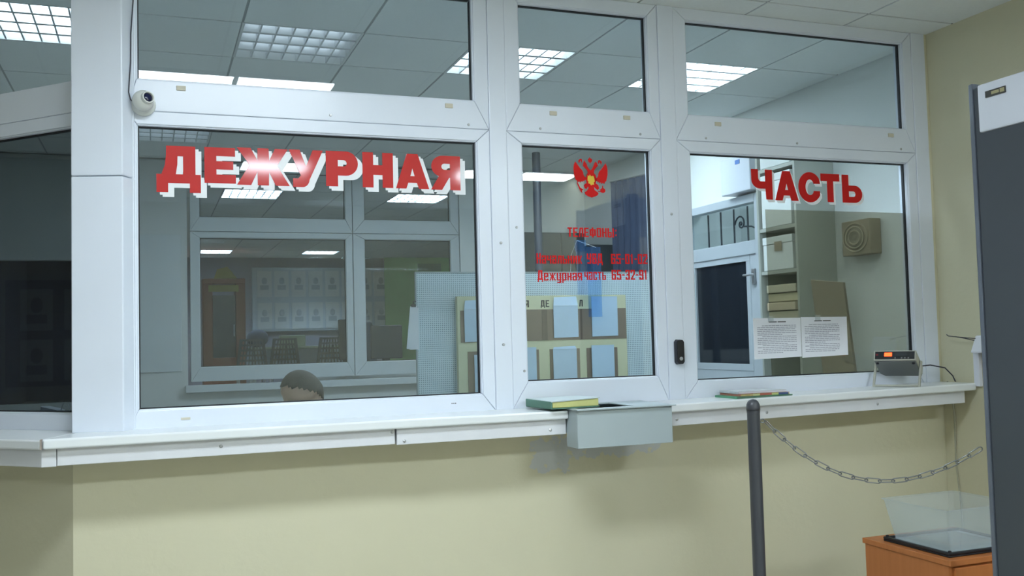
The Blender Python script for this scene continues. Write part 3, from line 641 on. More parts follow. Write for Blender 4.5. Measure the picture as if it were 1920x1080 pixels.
t = thing('transfer_tray', 'grey steel document tray let into the counter sill', 'tray', (1.74, -.15, 1.07))
MB().box(1.527, 1.940, -.297, -.291, 1.066, 1.211).box(1.527, 1.533, -.291, -.196, 1.066, 1.211).box(1.934, 1.940, -.291, -.196, 1.066, 1.211).box(1.527, 1.533, -.196, .07, 1.118, 1.211).box(1.934, 1.940, -.196, .07, 1.118, 1.211).box(1.533, 1.934, -.291, -.196, 1.066, 1.072).box(1.527, 1.940, -.1955, -.1905, 1.066, 1.123).box(1.533, 1.934, -.1905, .07, 1.118, 1.123).box(1.533, 1.934, .064, .07, 1.123, 1.211).build('box', STEELGREY, t, bevel=.002)
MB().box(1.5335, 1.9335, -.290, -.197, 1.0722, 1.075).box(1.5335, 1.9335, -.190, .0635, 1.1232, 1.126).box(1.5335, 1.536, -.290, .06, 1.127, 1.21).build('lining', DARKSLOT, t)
MB().box(1.520, 1.952, -.312, -.262, 1.2112, 1.2165).box(1.520, 1.552, -.262, -.010, 1.2112, 1.2165).box(1.790, 1.952, -.262, -.010, 1.2112, 1.2165).box(1.552, 1.790, -.04, -.010, 1.2112, 1.2165).build('rim_plate', STEELGREY, t, bevel=.0015)

# journal with a green spine
t = thing('journal', 'thick journal with green spine and pale yellow page edge beside the metal tray', 'book', (1.54, -.12, 1.2165))
A_, B_, C_, D_ = (1.420, -.035), (1.442, -.245), (1.655, -.232), (1.645, -.03)
def lerp(p, q, k): return (p[0]+(q[0]-p[0])*k, p[1]+(q[1]-p[1])*k)
zb = 1.2175
MB().hexa([(*A_, zb), (*B_, zb), (*C_, zb), (*D_, zb)], [(*A_, zb+0.0043), (*B_, zb+0.0043), (*C_, zb+0.0043), (*D_, zb+0.0043)]).build('lower_cover', GREEN, t)
i1, i2 = lerp(A_, D_, .03), lerp(B_, C_, .03)
MB().hexa([(*i1, zb+0.0043), (i2[0], i2[1]+.004, zb+0.0043), (C_[0]-.003, C_[1]+.004, zb+0.0043), (*D_, zb+0.0043)], [(*i1, zb+0.0290), (i2[0], i2[1]+.004, zb+0.0261), (C_[0]-.003, C_[1]+.004, zb+0.0333), (*D_, zb+0.0319)]).build('pages', PAGEY, t, bevel=.003)
MB().hexa([(*A_, zb+0.0297), (*B_, zb+0.0268), (*C_, zb+0.0341), (*D_, zb+0.0326)], [(*A_, zb+0.0333), (*B_, zb+0.0305), (*C_, zb+0.0370), (*D_, zb+0.0355)]).build('upper_cover', mat('pale book cover', (.55, .62, .63), .45), t)
o1, o2 = lerp(D_, A_, 1.012), lerp(C_, B_, 1.012)
MB().hexa([(*o1, zb+0.0014), (*o2, zb+0.0014), (*lerp(B_, C_, .028), zb+0.0014), (*lerp(A_, D_, .028), zb+0.0014)], [(*o1, zb+0.0319), (*o2, zb+0.0290), (*lerp(B_, C_, .028), zb+0.0302), (*lerp(A_, D_, .028), zb+0.0331)]).build('spine', GREEN, t, bevel=.003)

# stack of magazines
mc = [('green covered magazine at the bottom of the stack on the right sill', (.08, .30, .16), (.12, .20, .14)), ('magazine with coloured strips in the middle of the stack on the right sill', (.50, .18, .12), (.55, .50, .22)), ('pale magazine on top of the stack on the right sill', (.55, .58, .60), (.22, .27, .40))]
for k, (lab, c1_, c2_) in enumerate(mc):
    x0, x1, y0, y1 = 2.318-.004*k+(.03 if k else 0), 2.60-.008*k, -.188+.012*k, -.02
    z = 1.2135+.0098*k
    t = thing('magazine', lab, 'magazine', ((x0+x1)/2, (y0+y1)/2, z), group='magazines on the right sill')
    MB().box(x0, x1, y0+.002, y1, z+.0012, z+.0078).build('pages', PAPER if k == 2 else mat('magazine page edge %d' % k, c2_, .7, noise=.5, nscale=55), t)
    MB().box(x0-.001, x1+.001, y0, y1+.001, z, z+.0012).box(x0-.001, x1+.001, y0, y1+.001, z+.0078, z+.009).box(x0-.002, x0+.001, y0, y1, z, z+.009).build('cover', mat('magazine cover %d' % k, c1_, .4, noise=.35, nscale=30), t)
    if k == 1:
        for xa, xb, c_ in ((2.405, 2.44, (.60, .60, .30)), (2.44, 2.50, (.45, .14, .10)), (2.50, 2.535, (.60, .62, .25)), (2.535, 2.585, (.08, .12, .26))):
            MB().box(xa, xb, y0-.0012, y0-.0002, z, z+.0088).build('edge_strip', mat('strip %.3f' % xa, c_, .5), t)

# detector control unit on its swung-down handle
t = thing('control_unit', 'beige control unit with red display tilted on its handle at the sill end', 'instrument', (3.20, -.145, 1.2265), R(-53))
th = R(27); ct, st = math.cos(th), math.sin(th)
def K(x, y, z):      # unit frame: y along the body from front to back, raised at the front
    return (x, y*ct+z*st*1.0, .118-y*st+z*ct)
W_, L_, H_ = .092, .168, .052
def kbox(x0, x1, y0, y1, z0, z1):
    return MB().hexa([K(x0,y0,z0), K(x1,y0,z0), K(x1,y1,z0), K(x0,y1,z0)], [K(x0,y0,z1), K(x1,y0,z1), K(x1,y1,z1), K(x0,y1,z1)])
kbox(-W_, W_, .004, L_, .006, H_).build('case', BEIGE, t, bevel=.004, local=True)
kbox(-W_+.003, W_-.003, .006, L_-.003, .0, .0058).build('base_plate', UNDER, t, local=True)
fr = kbox(-W_, W_, -.004, .0035, .002, H_); fr.build('front_frame', BEIGE, t, bevel=.002, local=True)
fp = kbox(-W_+.006, W_-.006, -.0062, -.0042, .008, H_-.006).build('front_panel', DISP, t, local=True)
kbox(-.045, -.012, -.0075, -.0064, .022, .040).build('digits', LED, fp, local=True)
kbox(-.083, -.072, -.0075, -.0064, .026, .034).build('indicator', LEDD, fp, local=True)
kbox(.005, .062, -.0072, -.0064, .022, .040).build('dark_display', mat('dim display window', (.05, .055, .06), .2), fp, local=True)
for x in (.000, .028, .042, .057): kbox(x, x+.006, -.0085, -.0064, .010, .016).build('push_button', UNDER, fp, local=True)
for x in (-.078, .078): MB().lathe([(.006, 0), (.006, .006), (.004, .007)], K(x, .018, 0), 12, (0, -st, -ct)).build('rubber_foot', BLACK, t, local=True)
hp = K(W_, .085, .028)
hd = MB()
for sx in (-1, 1):
    xa, xb = sx*(W_+.002), sx*(W_+.012); x0, x1 = min(xa, xb), max(xa, xb)
    hd.hexa([(x0, .000, .0), (x1, .000, .0), (x1, .016, .0), (x0, .016, .0)], [(x0, hp[1]-.010, hp[2]+.012), (x1, hp[1]-.010, hp[2]+.012), (x1, hp[1]+.012, hp[2]+.008), (x0, hp[1]+.012, hp[2]+.008)])
hd.box(-W_-.002, W_+.002, .0, .016, 0, .010)
hd.build('handle', BEIGE, t, bevel=.003, local=True)
tag(MB().tube([(3.372, -.048, 1.285), (3.42, -.05, 1.31), (3.49, -.06, 1.315), (3.555, -.085, 1.30), (3.585, -.10, 1.262), (3.59, -.11, 1.2335)], .003, 8).build('cable', CABLE), 'dark cable arching from the beige control unit to the wall', 'cable')
tag(MB().tube([(3.59, -.06, 1.2335), (3.611, -.06, 1.18), (3.614, -.07, 1.08), (3.614, -.066, .85), (3.613, -.085, .64), (3.612, -.10, FL+.01)], .004, 8).build('cable', CABLEG), 'painted cable running down the right wall under the sill', 'cable')
t = thing('wall_bracket', 'white plastic fitting with loose black wires on the right wall', 'fitting', (3.60, -.27, 1.40))
MB().hexa([(3.560, -.38, 1.372), (3.619, -.38, 1.372), (3.619, -.235, 1.372), (3.560, -.235, 1.372)], [(3.585, -.37, 1.452), (3.619, -.37, 1.452), (3.619, -.245, 1.452), (3.585, -.245, 1.452)]).build('cover', mat('white plastic fitting', (.78, .80, .88), .4), t, bevel=.006)
MB().box(3.60, 3.619, -.245, -.212, 1.215, 1.372).build('trunking', mat('white plastic fitting', (.78, .80, .88), .4), t, bevel=.002)
for dz, dy in ((0, 0), (.012, .02)): MB().tube([(3.585, -.26, 1.425+dz), (3.56, -.18, 1.445), (3.55, -.12, 1.452), (3.575, -.085, 1.458)], .0022, 6).build('wire', CABLE, t)

# stanchion with its chain
t = thing('stanchion', 'dark grey round barrier post with domed top in front of the sill', 'stanchion', (1.975, -.80, FL))
MB().lathe([(.0222, .012), (.0222, 1.062), (.0230, 1.066), (.0230, 1.072)], (1.975, -.80, FL), 32).build('pole', POSTM, t, smooth=False, bevel=.001)
MB().lathe([(.0240, 1.072), (.0240, 1.082), (.0225, 1.093), (.018, 1.103), (.011, 1.109), (.002, 1.1115)], (1.975, -.80, FL), 32).build('cap', POSTM, t, smooth=True)
MB().lathe([(.16, 0), (.16, .006), (.15, .014), (.03, .02)], (1.975, -.80, FL), 40).build('base', POSTM, t)
MB().tube([(1.996, -.80, FL+1.036), (2.012, -.803, FL+1.040), (2.018, -.806, FL+1.033), (2.012, -.803, FL+1.027), (1.996, -.80, FL+1.031)], .0025, 8).build('eyelet', ZINC, t)
ch = thing('barrier_chain', 'zinc link chain sagging between the barrier post and the detector', 'chain', (2.3, -1.0, 1.0))
P0, P1, sag = Vector((2.020, -.808, FL+1.030)), Vector((2.592, -1.195, 1.088)), .155
def cpt(k):
    p = P0.lerp(P1, k); p.z -= sag*4*k*(1-k)*(1-.22*(k-.5)); return p
LP, tbl, acc = .0425, [], 0.; tbl.append((0., 0.)); N_ = 400
for i in range(1, N_+1): acc += (cpt(i/N_)-cpt((i-1)/N_)).length; tbl.append((acc, i/N_))
def at(s_):
    for a, b in zip(tbl, tbl[1:]):
        if b[0] >= s_: return cpt(a[1]+(b[1]-a[1])*(s_-a[0])/(b[0]-a[0]))
    return cpt(1)
nl = int(acc/LP); LP = acc/nl
def link_pts(c, tdir, side):
    hl, hw = .0265-.0085, .0085; out = []
    for i in range(7): a = R(-90+180*i/6); out.append(c+tdir*(hl+hw*math.cos(a))+side*(hw*math.sin(a)))
    for i in range(7): a = R(90+180*i/6); out.append(c+tdir*(-hl+hw*math.cos(a))+side*(hw*math.sin(a)))
    out.append(out[0]); out.append(out[1]); return out
for i in range(nl):
    c = at((i+.5)*LP); td = (at((i+.5)*LP+.006)-at((i+.5)*LP-.006)).normalized(); v = Vector((0,0,1)); sd = (v-td*v.dot(td)).normalized()
    if i % 2 == 0: sd = td.cross(sd)
    q = Quaternion(td, R(22)); sd = q @ sd
    MB().tube(link_pts(c, td, sd), .0021, 7, cap=False).build('link', ZINC, ch, smooth=True)

# walk-through detector
t = thing('metal_detector', 'dark grey walk-through metal detector with white header at the right edge', 'metal detector', (3.0, -1.55, FL))
def side_panel(x0, nm):
    pr = [(x0, -1.225), (x0, -1.93), (x0+.065, -1.93), (x0+.065, -1.225)]
    o = MB().prism([(x0, -1.93), (x0+.065, -1.93), (x0+.065, -1.232), (x0, -1.232)], FL, 2.295).build('side_panel', DET, t, bevel=.004)
    ed = [(x0-.003, -1.2305)]+[(x0+.0325+.0355*math.cos(R(a)), -1.226+.030*math.sin(R(a))) for a in range(180, -1, -20)]+[(x0+.068, -1.2305)]
    MB().prism(ed[::-1], FL, 2.312).build('edge_profile', DETE, t)
    ed2 = [(x, -3.163-y) for x, y in ed]; MB().prism(ed2, FL, 2.312).build('edge_profile', DETE, t)
side_panel(2.600, 'a'); side_panel(3.350, 'b')
hh = MB().box(2.590, 3.425, -1.905, -1.256, 2.140, 2.300).build('header', DETW, t, bevel=.006)
MB().box(2.586, 2.5895, -1.372, -1.292, 2.249, 2.270).build('label_plate', mat('dark label plate', (.06, .06, .055), .4), hh)
MB().box(2.5845, 2.586, -1.368, -1.352, 2.253, 2.266).box(2.5845, 2.586, -1.348, -1.318, 2.2545, 2.2645).build('label_mark', LABELY, hh)

# pedestal with a tray and a clear bin
t = thing('pedestal', 'orange wood-laminate cabinet standing beside the metal detector', 'cabinet', (2.83, -.8, FL))
MB().box(2.596, 3.06, -1.035, -.592, .663, .683).build('top_board', WOOD, t, bevel=.002)
MB().box(2.602, 3.055, -1.020, -.600, FL, .6625).build('carcass', WOOD, t, bevel=.002)
MB().box(2.62, 3.04, -1.034, -1.0205, FL+.05, .655).build('door', WOOD, t, bevel=.002)
t = thing('search_tray', 'black rimmed flat tray on the orange cabinet', 'tray', (2.82, -.85, .683))
MB().box(2.628, 3.0, -1.000, -.672, .6832, .690).box(2.628, 3.0, -1.0, -.985, .690, .700).box(2.628, 3.0, -.687, -.672, .690, .700).box(2.628, 2.643, -.985, -.687, .690, .700).box(2.985, 3.0, -.985, -.687, .690, .700).build('rim', TRAYB, t, bevel=.003)
MB().box(2.6435, 2.9845, -.9845, -.6875, .690, .692).build('mat', MATW, t)
for x, y in ((2.640, -.990), (2.640, -.682)): MB().lathe([(.006, 0), (.006, .004), (.003, .006)], (x, y, .700), 12).build('corner_stud', TRAYB, t)
t = thing('plastic_bin', 'clear plastic bin standing in the black tray', 'bin', (2.80, -.84, .692))
bb, tt_ = [(2.660, -.968), (2.950, -.968), (2.950, -.705), (2.660, -.705)], [(2.632, -.990), (2.978, -.990), (2.978, -.680), (2.632, -.680)]
zb_, zt_ = .6925, .842; mb = MB(); thk = .0025
def inset(p, d): cx, cy = 2.805, -.8355; return [(x+d*(1 if x < cx else -1), y+d*(1 if y < cy else -1)) for x, y in p]
bi, ti = inset(bb, thk), inset(tt_, thk)
for k in range(4):
    j = (k+1) % 4
    mb.hexa([(*bb[k], zb_), (*bb[j], zb_), (*bi[j], zb_), (*bi[k], zb_)], [(*tt_[k], zt_), (*tt_[j], zt_), (*ti[j], zt_), (*ti[k], zt_)])
mb.hexa([(*p, zb_) for p in bi], [(*p, zb_+.0025) for p in bi])
mb.build('body', BIN, t)
ro = [(2.626, -.996), (2.984, -.996), (2.984, -.674), (2.626, -.674)]; rm = MB()
for k in range(4):
    j = (k+1) % 4; rm.hexa([(*ro[k], zt_), (*ro[j], zt_), (*ti[j], zt_), (*ti[k], zt_)], [(*ro[k], zt_+.005), (*ro[j], zt_+.005), (*ti[j], zt_+.005), (*ti[k], zt_+.005)])
rm.build('rim', BIN, t)

# ------------------------------------------------------------------ inside the duty room
t = thing('perforated_screen', 'pale blue perforated steel screen standing behind the glass', 'screen', (1.25, 1.0, 1.08))
MB().box(0, 1.36, 0, .012, 0, .752).build('sheet', PERF, t, local=True)
MB().box(-.006, 0, -.004, .016, 0, .756).box(1.36, 1.366, -.004, .016, 0, .756).box(-.006, 1.366, -.004, .016, .7525, .760).build('edge_strip', STEELGREY, t, local=True)
for x in (.12, 1.24): MB().box(x-.02, x+.02, -.02, .05, -.93, -.001).box(x-.02, x+.02, -.15, .25, -.93, -.90).build('leg', STEELGREY, t, local=True)
t = thing('information_board', 'cream information board with brown pockets on the perforated screen', 'notice board', (1.92, .97, 1.1))
MB().box(1.447, 2.398, .955, .985, 1.10, 1.712).build('panel', CREAM, t, bevel=.002)
MB().box(1.462, 2.394, .9515, .9548, 1.478, 1.640).build('pocket', BROWN, t)
for x0, x1 in ((1.497, 1.62), (1.66, 1.884), (1.945, 2.116), (2.157, 2.337)): MB().box(x0, x1, .9515, .9548, 1.12, 1.432).build('pocket', BROWN, t)
MB().box(1.715, 1.725, .950, .9514, 1.478, 1.640).box(1.905, 1.935, .950, .9514, 1.478, 1.640).box(2.125, 2.135, .950, .9514, 1.478, 1.640).build('pocket_divider', mat('dark brown strip', (.16, .12, .09), .6), t)
for s_, x0, x1 in (('Я', 1.812, 1.836), ('ДЕ', 1.902, 1.950), ('Л', 2.122, 2.142)): block_text(s_, x0, x1, 1.652, .036, .9545).build('board_lettering', DINK, t)
def sheet(label, x0, x1, z0, z1, fold=0., lean=.0):
    t = thing('paper_sheet', label, 'paper', ((x0+x1)/2, .94, z0), group='papers in the pockets of the cream board')
    m_ = BPAPER
    MB().hexa([(x0, .9465, z0), (x1, .9465, z0+.002), (x1, .9485, z0+.002), (x0, .9485, z0)], [(x0-.004, .938, z1-fold), (x1-.004, .938, z1-fold), (x1-.004, .940, z1-fold), (x0-.004, .940, z1-fold)]).build('page', m_, t)
    if fold: MB().hexa([(x0-.004, .936, z1-fold+.0005), (x1-.004, .936, z1-fold+.0005), (x1-.004, .9375, z1-fold+.0005), (x0-.004, .9375, z1-fold+.0005)], [(x0+.006, .951, z1), (x1-.006, .951, z1+.004), (x1-.006, .9525, z1+.004), (x0+.006, .9525, z1)]).build('folded_top', BPAPER, t)
    mb = MB(); rr = random.Random(label)
    for k in range(7):
        z = z1-fold-.02-(z1-z0-fold-.04)*k/7; mb.box(x0+.015, x1-.02-rr.random()*.03, .9360 if not fold else .9350, .9362 if not fold else .9352, z, z+.0012)
    return t
sheet('curled paper in the upper left pocket of the cream board', 1.482, 1.60, 1.480, 1.690, .045)
sheet('folded-back paper over the board heading, upper row', 1.970, 2.110, 1.490, 1.702, .045)
sheet('tall flat paper in the upper right pocket of the cream board', 2.190, 2.342, 1.492, 1.704)
sheet('dark-edged paper in the lower left pocket behind the large window', 1.530, 1.600, 1.14, 1.415)
sheet('paper in the lower row just right of the wide mullion', 1.70, 1.868, 1.14, 1.445)
sheet('paper in the lower row under the folded-back one', 1.962, 2.096, 1.14, 1.442, .012)
sheet('greenish paper in the lower right pocket of the cream board', 2.183, 2.315, 1.14, 1.446)
t = thing('hanging_papers', 'bundle of white papers hanging on a clip left of the perforated screen', 'paper bundle', (1.22, .98, 1.66))
MB().hexa([(1.190, .985, 1.455), (1.242, .985, 1.450), (1.242, .990, 1.450), (1.190, .990, 1.455)], [(1.212, .985, 1.665), (1.246, .985, 1.668), (1.246, .990, 1.668), (1.212, .990, 1.665)]).build('front_sheet', PAPER, t)
MB().hexa([(1.205, .992, 1.45), (1.255, .992, 1.45), (1.255, .996, 1.45), (1.205, .996, 1.45)], [(1.22, .992, 1.66), (1.255, .992, 1.66), (1.255, .996, 1.66), (1.22, .996, 1.66)]).build('rear_sheet', PAPER, t)
MB().box(1.218, 1.240, .981, .998, 1.662, 1.676).tube([(1.229, .99, 1.676), (1.229, .99, 1.69), (1.243, .992, 1.69)], .003, 6).build('clip', DARKSLOT, t)
t = thing('blue_reflection_sheet', 'translucent blue sheet imitating a reflection on the glass, before the perforated screen', 'plastic sheet', (2.17, .90, 2.03))  # tinted sheet imitates a blue lobby reflection lying on the pane
BL1, BL2 = glass('blue reflection tint', (.80, .90, .99), .01, haze=.10, hcol=(.16, .42, .9)), glass('pale blue reflection tint', (.92, .95, .99), .01, haze=.10, hcol=(.5, .65, .9))
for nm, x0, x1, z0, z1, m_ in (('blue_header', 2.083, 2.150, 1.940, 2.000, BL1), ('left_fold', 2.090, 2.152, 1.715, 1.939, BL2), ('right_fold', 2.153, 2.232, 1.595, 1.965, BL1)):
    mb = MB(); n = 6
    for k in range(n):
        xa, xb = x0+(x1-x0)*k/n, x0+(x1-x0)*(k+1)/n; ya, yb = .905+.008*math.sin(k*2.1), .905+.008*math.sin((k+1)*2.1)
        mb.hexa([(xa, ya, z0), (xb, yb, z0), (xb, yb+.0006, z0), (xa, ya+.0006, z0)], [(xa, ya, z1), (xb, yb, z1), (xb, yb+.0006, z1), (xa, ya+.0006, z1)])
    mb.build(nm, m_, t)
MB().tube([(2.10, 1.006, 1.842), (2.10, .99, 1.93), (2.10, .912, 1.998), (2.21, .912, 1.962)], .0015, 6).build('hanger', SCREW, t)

def cabinet(name, label, x0, x1, y0, y1, zt, m_, gaps):
    t = thing(name, label, 'cabinet', ((x0+x1)/2, (y0+y1)/2, FL))
    MB().box(x0, x1, y0+.02, y1, FL, zt).build('carcass', m_, t, bevel=.003)
    e = [x0]+gaps+[x1]
    for a, b in zip(e, e[1:]):
        d = MB().box(a+.003, b-.003, y0, y0+.0195, FL+.05, zt-.006).build('door', m_, t, bevel=.002)
        MB().box(b-.03, b-.02, y0-.015, y0-.0005, 1.2, 1.32).build('handle', SCREW, d)
cabinet('tall_cabinet', 'tall dark grey two-door cabinet against the white back wall', 2.90, 3.46, 3.72, 4.19, 2.37, DGREY, [3.24])
cabinet('tall_cabinet', 'lower dark grey cabinet between the tall one and the curtain', 3.465, 3.685, 3.60, 4.19, 2.26, DGREY, [])
tag(MB().lathe([(.032, 0), (.032, ZC-FL)], (2.86, 3.3, FL), 20).build('pipe', mat('dark blue painted pipe', (.05, .065, .10), .4)), 'dark vertical pipe at the left of the middle window', 'pipe')
t = thing('curtain', 'dark navy curtain hanging in folds near the inner door', 'curtain', (3.6, 2.8, 1.2))
mb = MB(); n = 44
for k in range(n):
    def P(i): a = i/n; return (3.60-.17*a+.022*math.sin(i*1.25), 2.50+.60*a+.018*math.cos(i*1.25))
    a, b = P(k), P(k+1); d = .004
    mb.hexa([(*a, .6), (*b, .6), (b[0]+d, b[1], .6), (a[0]+d, a[1], .6)], [(*a, 2.70), (*b, 2.70), (b[0]+d, b[1], 2.70), (a[0]+d, a[1], 2.70)])
mb.build('cloth', DNAVY, t, smooth=False)
MB().tube([(3.62, 2.48, 2.71), (3.42, 3.13, 2.71)], .008, 8).tube([(3.69, 2.6, 2.71), (3.585, 2.6, 2.71)], .006, 8).build('rail', SCREW, t)

t = thing('alarm_box', 'white wall box with a small blue mark above the inner door', 'wall box', (3.64, 1.63, 2.41))
MB().box(3.575, 3.689, 1.47, 1.80, 2.40, 2.64).build('case', PVC, t, bevel=.006)
MB().box(3.572, 3.5745, 1.575, 1.625, 2.585, 2.612).build('blue_mark', BLUE, t)
t = thing('wall_speaker', 'brown square loudspeaker with oval grille on the white wall', 'loudspeaker', (3.65, .585, 1.99))
MB().box(3.610, 3.689, .450, .67, 1.900, 2.090).build('case', CARD, t, bevel=.004)
mb = MB()
for q in range(3):
    rr_ = (.095-.024*q, .078-.02*q); pts = [(3.606-.003*q, .56+rr_[0]*math.cos(R(a)), 1.995+rr_[1]*math.sin(R(a))) for a in range(0, 361, 15)]; mb.tube(pts, .005, 6, cap=False)
mb.build('grille_rings', mat('tan plastic ring', (.36, .31, .22), .5), t)
MB().lathe([(.070, 0), (.045, .010), (.018, .004), (.002, .006)], (3.6095, .56, 1.995), 24, (-1, 0, 0)).build('cone', mat('dark tan cone', (.17, .145, .10), .7), t)

# shelf unit with cartons and files against the right wall
t = thing('shelf_unit', 'tall grey open shelf unit with cartons against the right wall', 'shelf unit', (3.56, 1.0, FL))
SH = mat('grey green shelf board', (.40, .42, .38), .5)
MB().box(3.42, 3.688, .815, .833, FL, 2.66).build('side_panel', SH, t, bevel=.002)
MB().box(3.42, 3.688, 1.172, 1.190, FL, 2.66).build('side_panel', SH, t, bevel=.002)
MB().box(3.676, 3.688, .8335, 1.1715, FL, 2.66).build('back_panel', SH, t)
for z in (.40, .95, 1.49, 1.83, 2.085, 2.44): MB().box(3.425, 3.6755, .8335, 1.1715, z, z+.02).build('shelf', SH, t)
def carton(label, y0, y1, z0, z1, m_, lm, ly, lz):
    t = thing('carton', label, 'box', (3.55, (y0+y1)/2, z0), group='cartons on the grey shelf unit')
    MB().box(3.428, 3.67, y0, y1, z0, z1-.045).build('body', m_, t, bevel=.003)
    MB().box(3.425, 3.672, y0-.002, y1+.002, z1-.0445, z1).build('lid', m_, t, bevel=.003)
    MB().box(3.4235, 3.4248, ly-.035, ly+.035, lz-.028, lz+.028).build('label', lm, t)
WC = mat('white carton', (.72, .76, .75), .6)
carton('white carton with a gold label on the upper shelf beside ЧАСТЬ', .87, 1.15, 2.462, 2.655, WC, LABELY, 1.03, 2.545)
carton('plain white carton behind the letter Ч', .87, 1.15, 2.107, 2.42, WC, PAPER, .95, 2.30)
carton('white carton with a beige label under the red lettering', .87, 1.15, 1.852, 2.05, WC, CARD, 1.0, 1.99)
for k in range(5):
    z = 1.5115+.052*k; c_ = (.58-.03*(k % 2), .52-.02*(k % 3), .34+.03*(k % 2))
    tag(box(3.44+.01*(k % 2), 3.66, .86+.012*(k % 3), 1.15, z, z+.047).build('file_folder', mat('yellowed file %d' % (k % 3), c_, .8, noise=.06), bevel=.004),
        ['lowest', 'second from the bottom', 'middle', 'fourth from the bottom', 'topmost'][k]+' yellowed file folder in the pile on the grey shelf', 'folder', 'yellowed folders on the grey shelf')
t = thing('low_cabinet', 'low grey cabinet below the brown cardboard in the room corner', 'cabinet', (3.45, .5, FL))
MB().box(3.20, 3.686, .312, .81, FL, 1.200).build('carcass', GREYW, t, bevel=.003)
MB().box(3.190, 3.1995, .32, .80, FL+.04, 1.19).build('door', GREYW, t, bevel=.002)
t = thing('cardboard_sheet', 'brown cardboard sheet standing upright behind the right paper notice', 'cardboard', (3.3, .41, 1.235))
MB().hexa([(3.36, .305, 1.2005), (3.375, .305, 1.2005), (3.375, .56, 1.2005), (3.36, .56, 1.2355)], [(3.30, .305, 1.735), (3.315, .305, 1.735), (3.315, .56, 1.765), (3.30, .56, 1.765)]).build('sheet', CARD, t, bevel=.002)
MB().hexa([(3.3745, .40, 1.2005), (3.43, .40, 1.2005), (3.43, .42, 1.2005), (3.3745, .42, 1.2355)], [(3.318, .40, 1.5), (3.322, .40, 1.5), (3.322, .42, 1.5), (3.318, .42, 1.5)]).build('prop', CARD, t)

# ring binder lying open inside the angled window
t = thing('ring_binder', 'ring binder edge with metal rings inside the dark angled window', 'binder', (BO[0], BO[1], 1.2225), R(-45))
MB().box(-.42, -.06, .06, .20, 0, .040).build('cover', mat('dark binder board', (.03, .03, .035), .5), t, bevel=.003, local=True)
for cx in (-.222, -.160): MB().tube([(cx+.022*math.cos(R(a)), .10, .044+.032*math.sin(R(a))) for a in range(0, 181, 15)], .0018, 7).build('ring', mat('white metal ring', (.85, .86, .88), .3), t, local=True)
MB().hexa([(-.345, .09, .0405), (-.255, .09, .0405), (-.255, .13, .0405), (-.345, .13, .0405)], [(-.34, .09, .062), (-.26, .09, .050), (-.26, .13, .050), (-.34, .13, .062)]).build('paper_edge', PAPER, t, local=True)
wbx = MB().prism([bay(-1.1, .13), bay(-.15, .13), (-.06, .30), bay(-1.1, .36)], 1.185, 1.222)
tag(wbx.build('window_board', SILLM), 'white board inside the dark angled window', 'sill')

# ------------------------------------------------------------------ the seated officer, desk and chair
t = thing('desk', 'duty desk hidden below the large window', 'desk', (.2, .95, FL))
MB().box(-.35, .45, .42, 1.6, .86, .885).build('desk_top', GREYW, t, bevel=.003)
for x in (-.33, .40):
    for y in (.44, 1.55): MB().box(x, x+.04, y, y+.04, FL, .8595).build('leg', STEELGREY, t)
t = thing('office_chair', 'dark office chair under the seated person', 'chair', (.86, .80, FL))
MB().box(.62, 1.08, .57, 1.03, .50, .56).build('seat', CHAIRM, t, bevel=.02)
MB().hexa([(1.08, .60, .70), (1.13, .60, .70), (1.13, 1.0, .70), (1.08, 1.0, .70)], [(1.16, .62, 1.14), (1.20, .62, 1.14), (1.20, .98, 1.14), (1.16, .98, 1.14)]).build('backrest', CHAIRM, t, bevel=.015)
MB().tube([(.86, .80, .20), (.86, .80, .50)], .025, 12).tube([(1.0, .80, .515), (1.13, .80, .56), (1.12, .80, .75)], .015, 8).build('column', SCREW, t)
ft = MB()
for k in range(5): ft.tube([(.86, .80, .22), (.86+.27*math.cos(R(72*k)), .80+.27*math.sin(R(72*k)), .185)], .014, 8)
ft.build('star_base', CHAIRM, t)
for k in range(5): MB().ball((.86+.27*math.cos(R(72*k)), .80+.27*math.sin(R(72*k)), .176), .0255, 12, 8).build('castor', CHAIRM, t)

def skin_mesh(chain_list, name, m_, parent, sub=2):
    """chains of (point, radius) that share points -> one skinned surface"""
    vs, rs, es, idx = [], [], [], {}
    for chn in chain_list:
        prev = None
        for p, r_ in chn:
            k = tuple(round(c, 4) for c in p)
            if k not in idx: idx[k] = len(vs); vs.append(k); rs.append(r_)
            i = idx[k]
            if prev is not None and (prev, i) not in es: es.append((prev, i))
            prev = i
    off = Vector(parent.location)
    me = bpy.data.meshes.new(name); me.from_pydata([tuple(Vector(v)-off) for v in vs], es, []); me.update()
    o = bpy.data.objects.new(name, me); C.objects.link(o); o.parent = parent
    md = o.modifiers.new('skin', 'SKIN'); md.use_smooth_shade = True
    for i, r_ in enumerate(rs):
        sv = me.skin_vertices[0].data[i]; sv.radius = (r_, r_) if not isinstance(r_, tuple) else r_
    me.skin_vertices[0].data[0].use_root = True
    sb = o.modifiers.new('sub', 'SUBSURF'); sb.levels = sub; sb.render_levels = sub
    me.materials.append(m_); return o
pe = thing('person', 'person with short brown hair seated behind the large window, head bowed', 'person', (.86, .80, .62))
pel, sp1, sp2, chs, nk, hb_ = (.84,.80,.70), (.83,.80,.82), (.80,.80,.94), (.76,.80,1.03), (.715,.80,1.105), (.70,.80,1.150)
body = [[(pel, .125), (sp1, .115), (sp2, .125), (chs, .105), (nk, .052), (hb_, .055)]]
hands = []
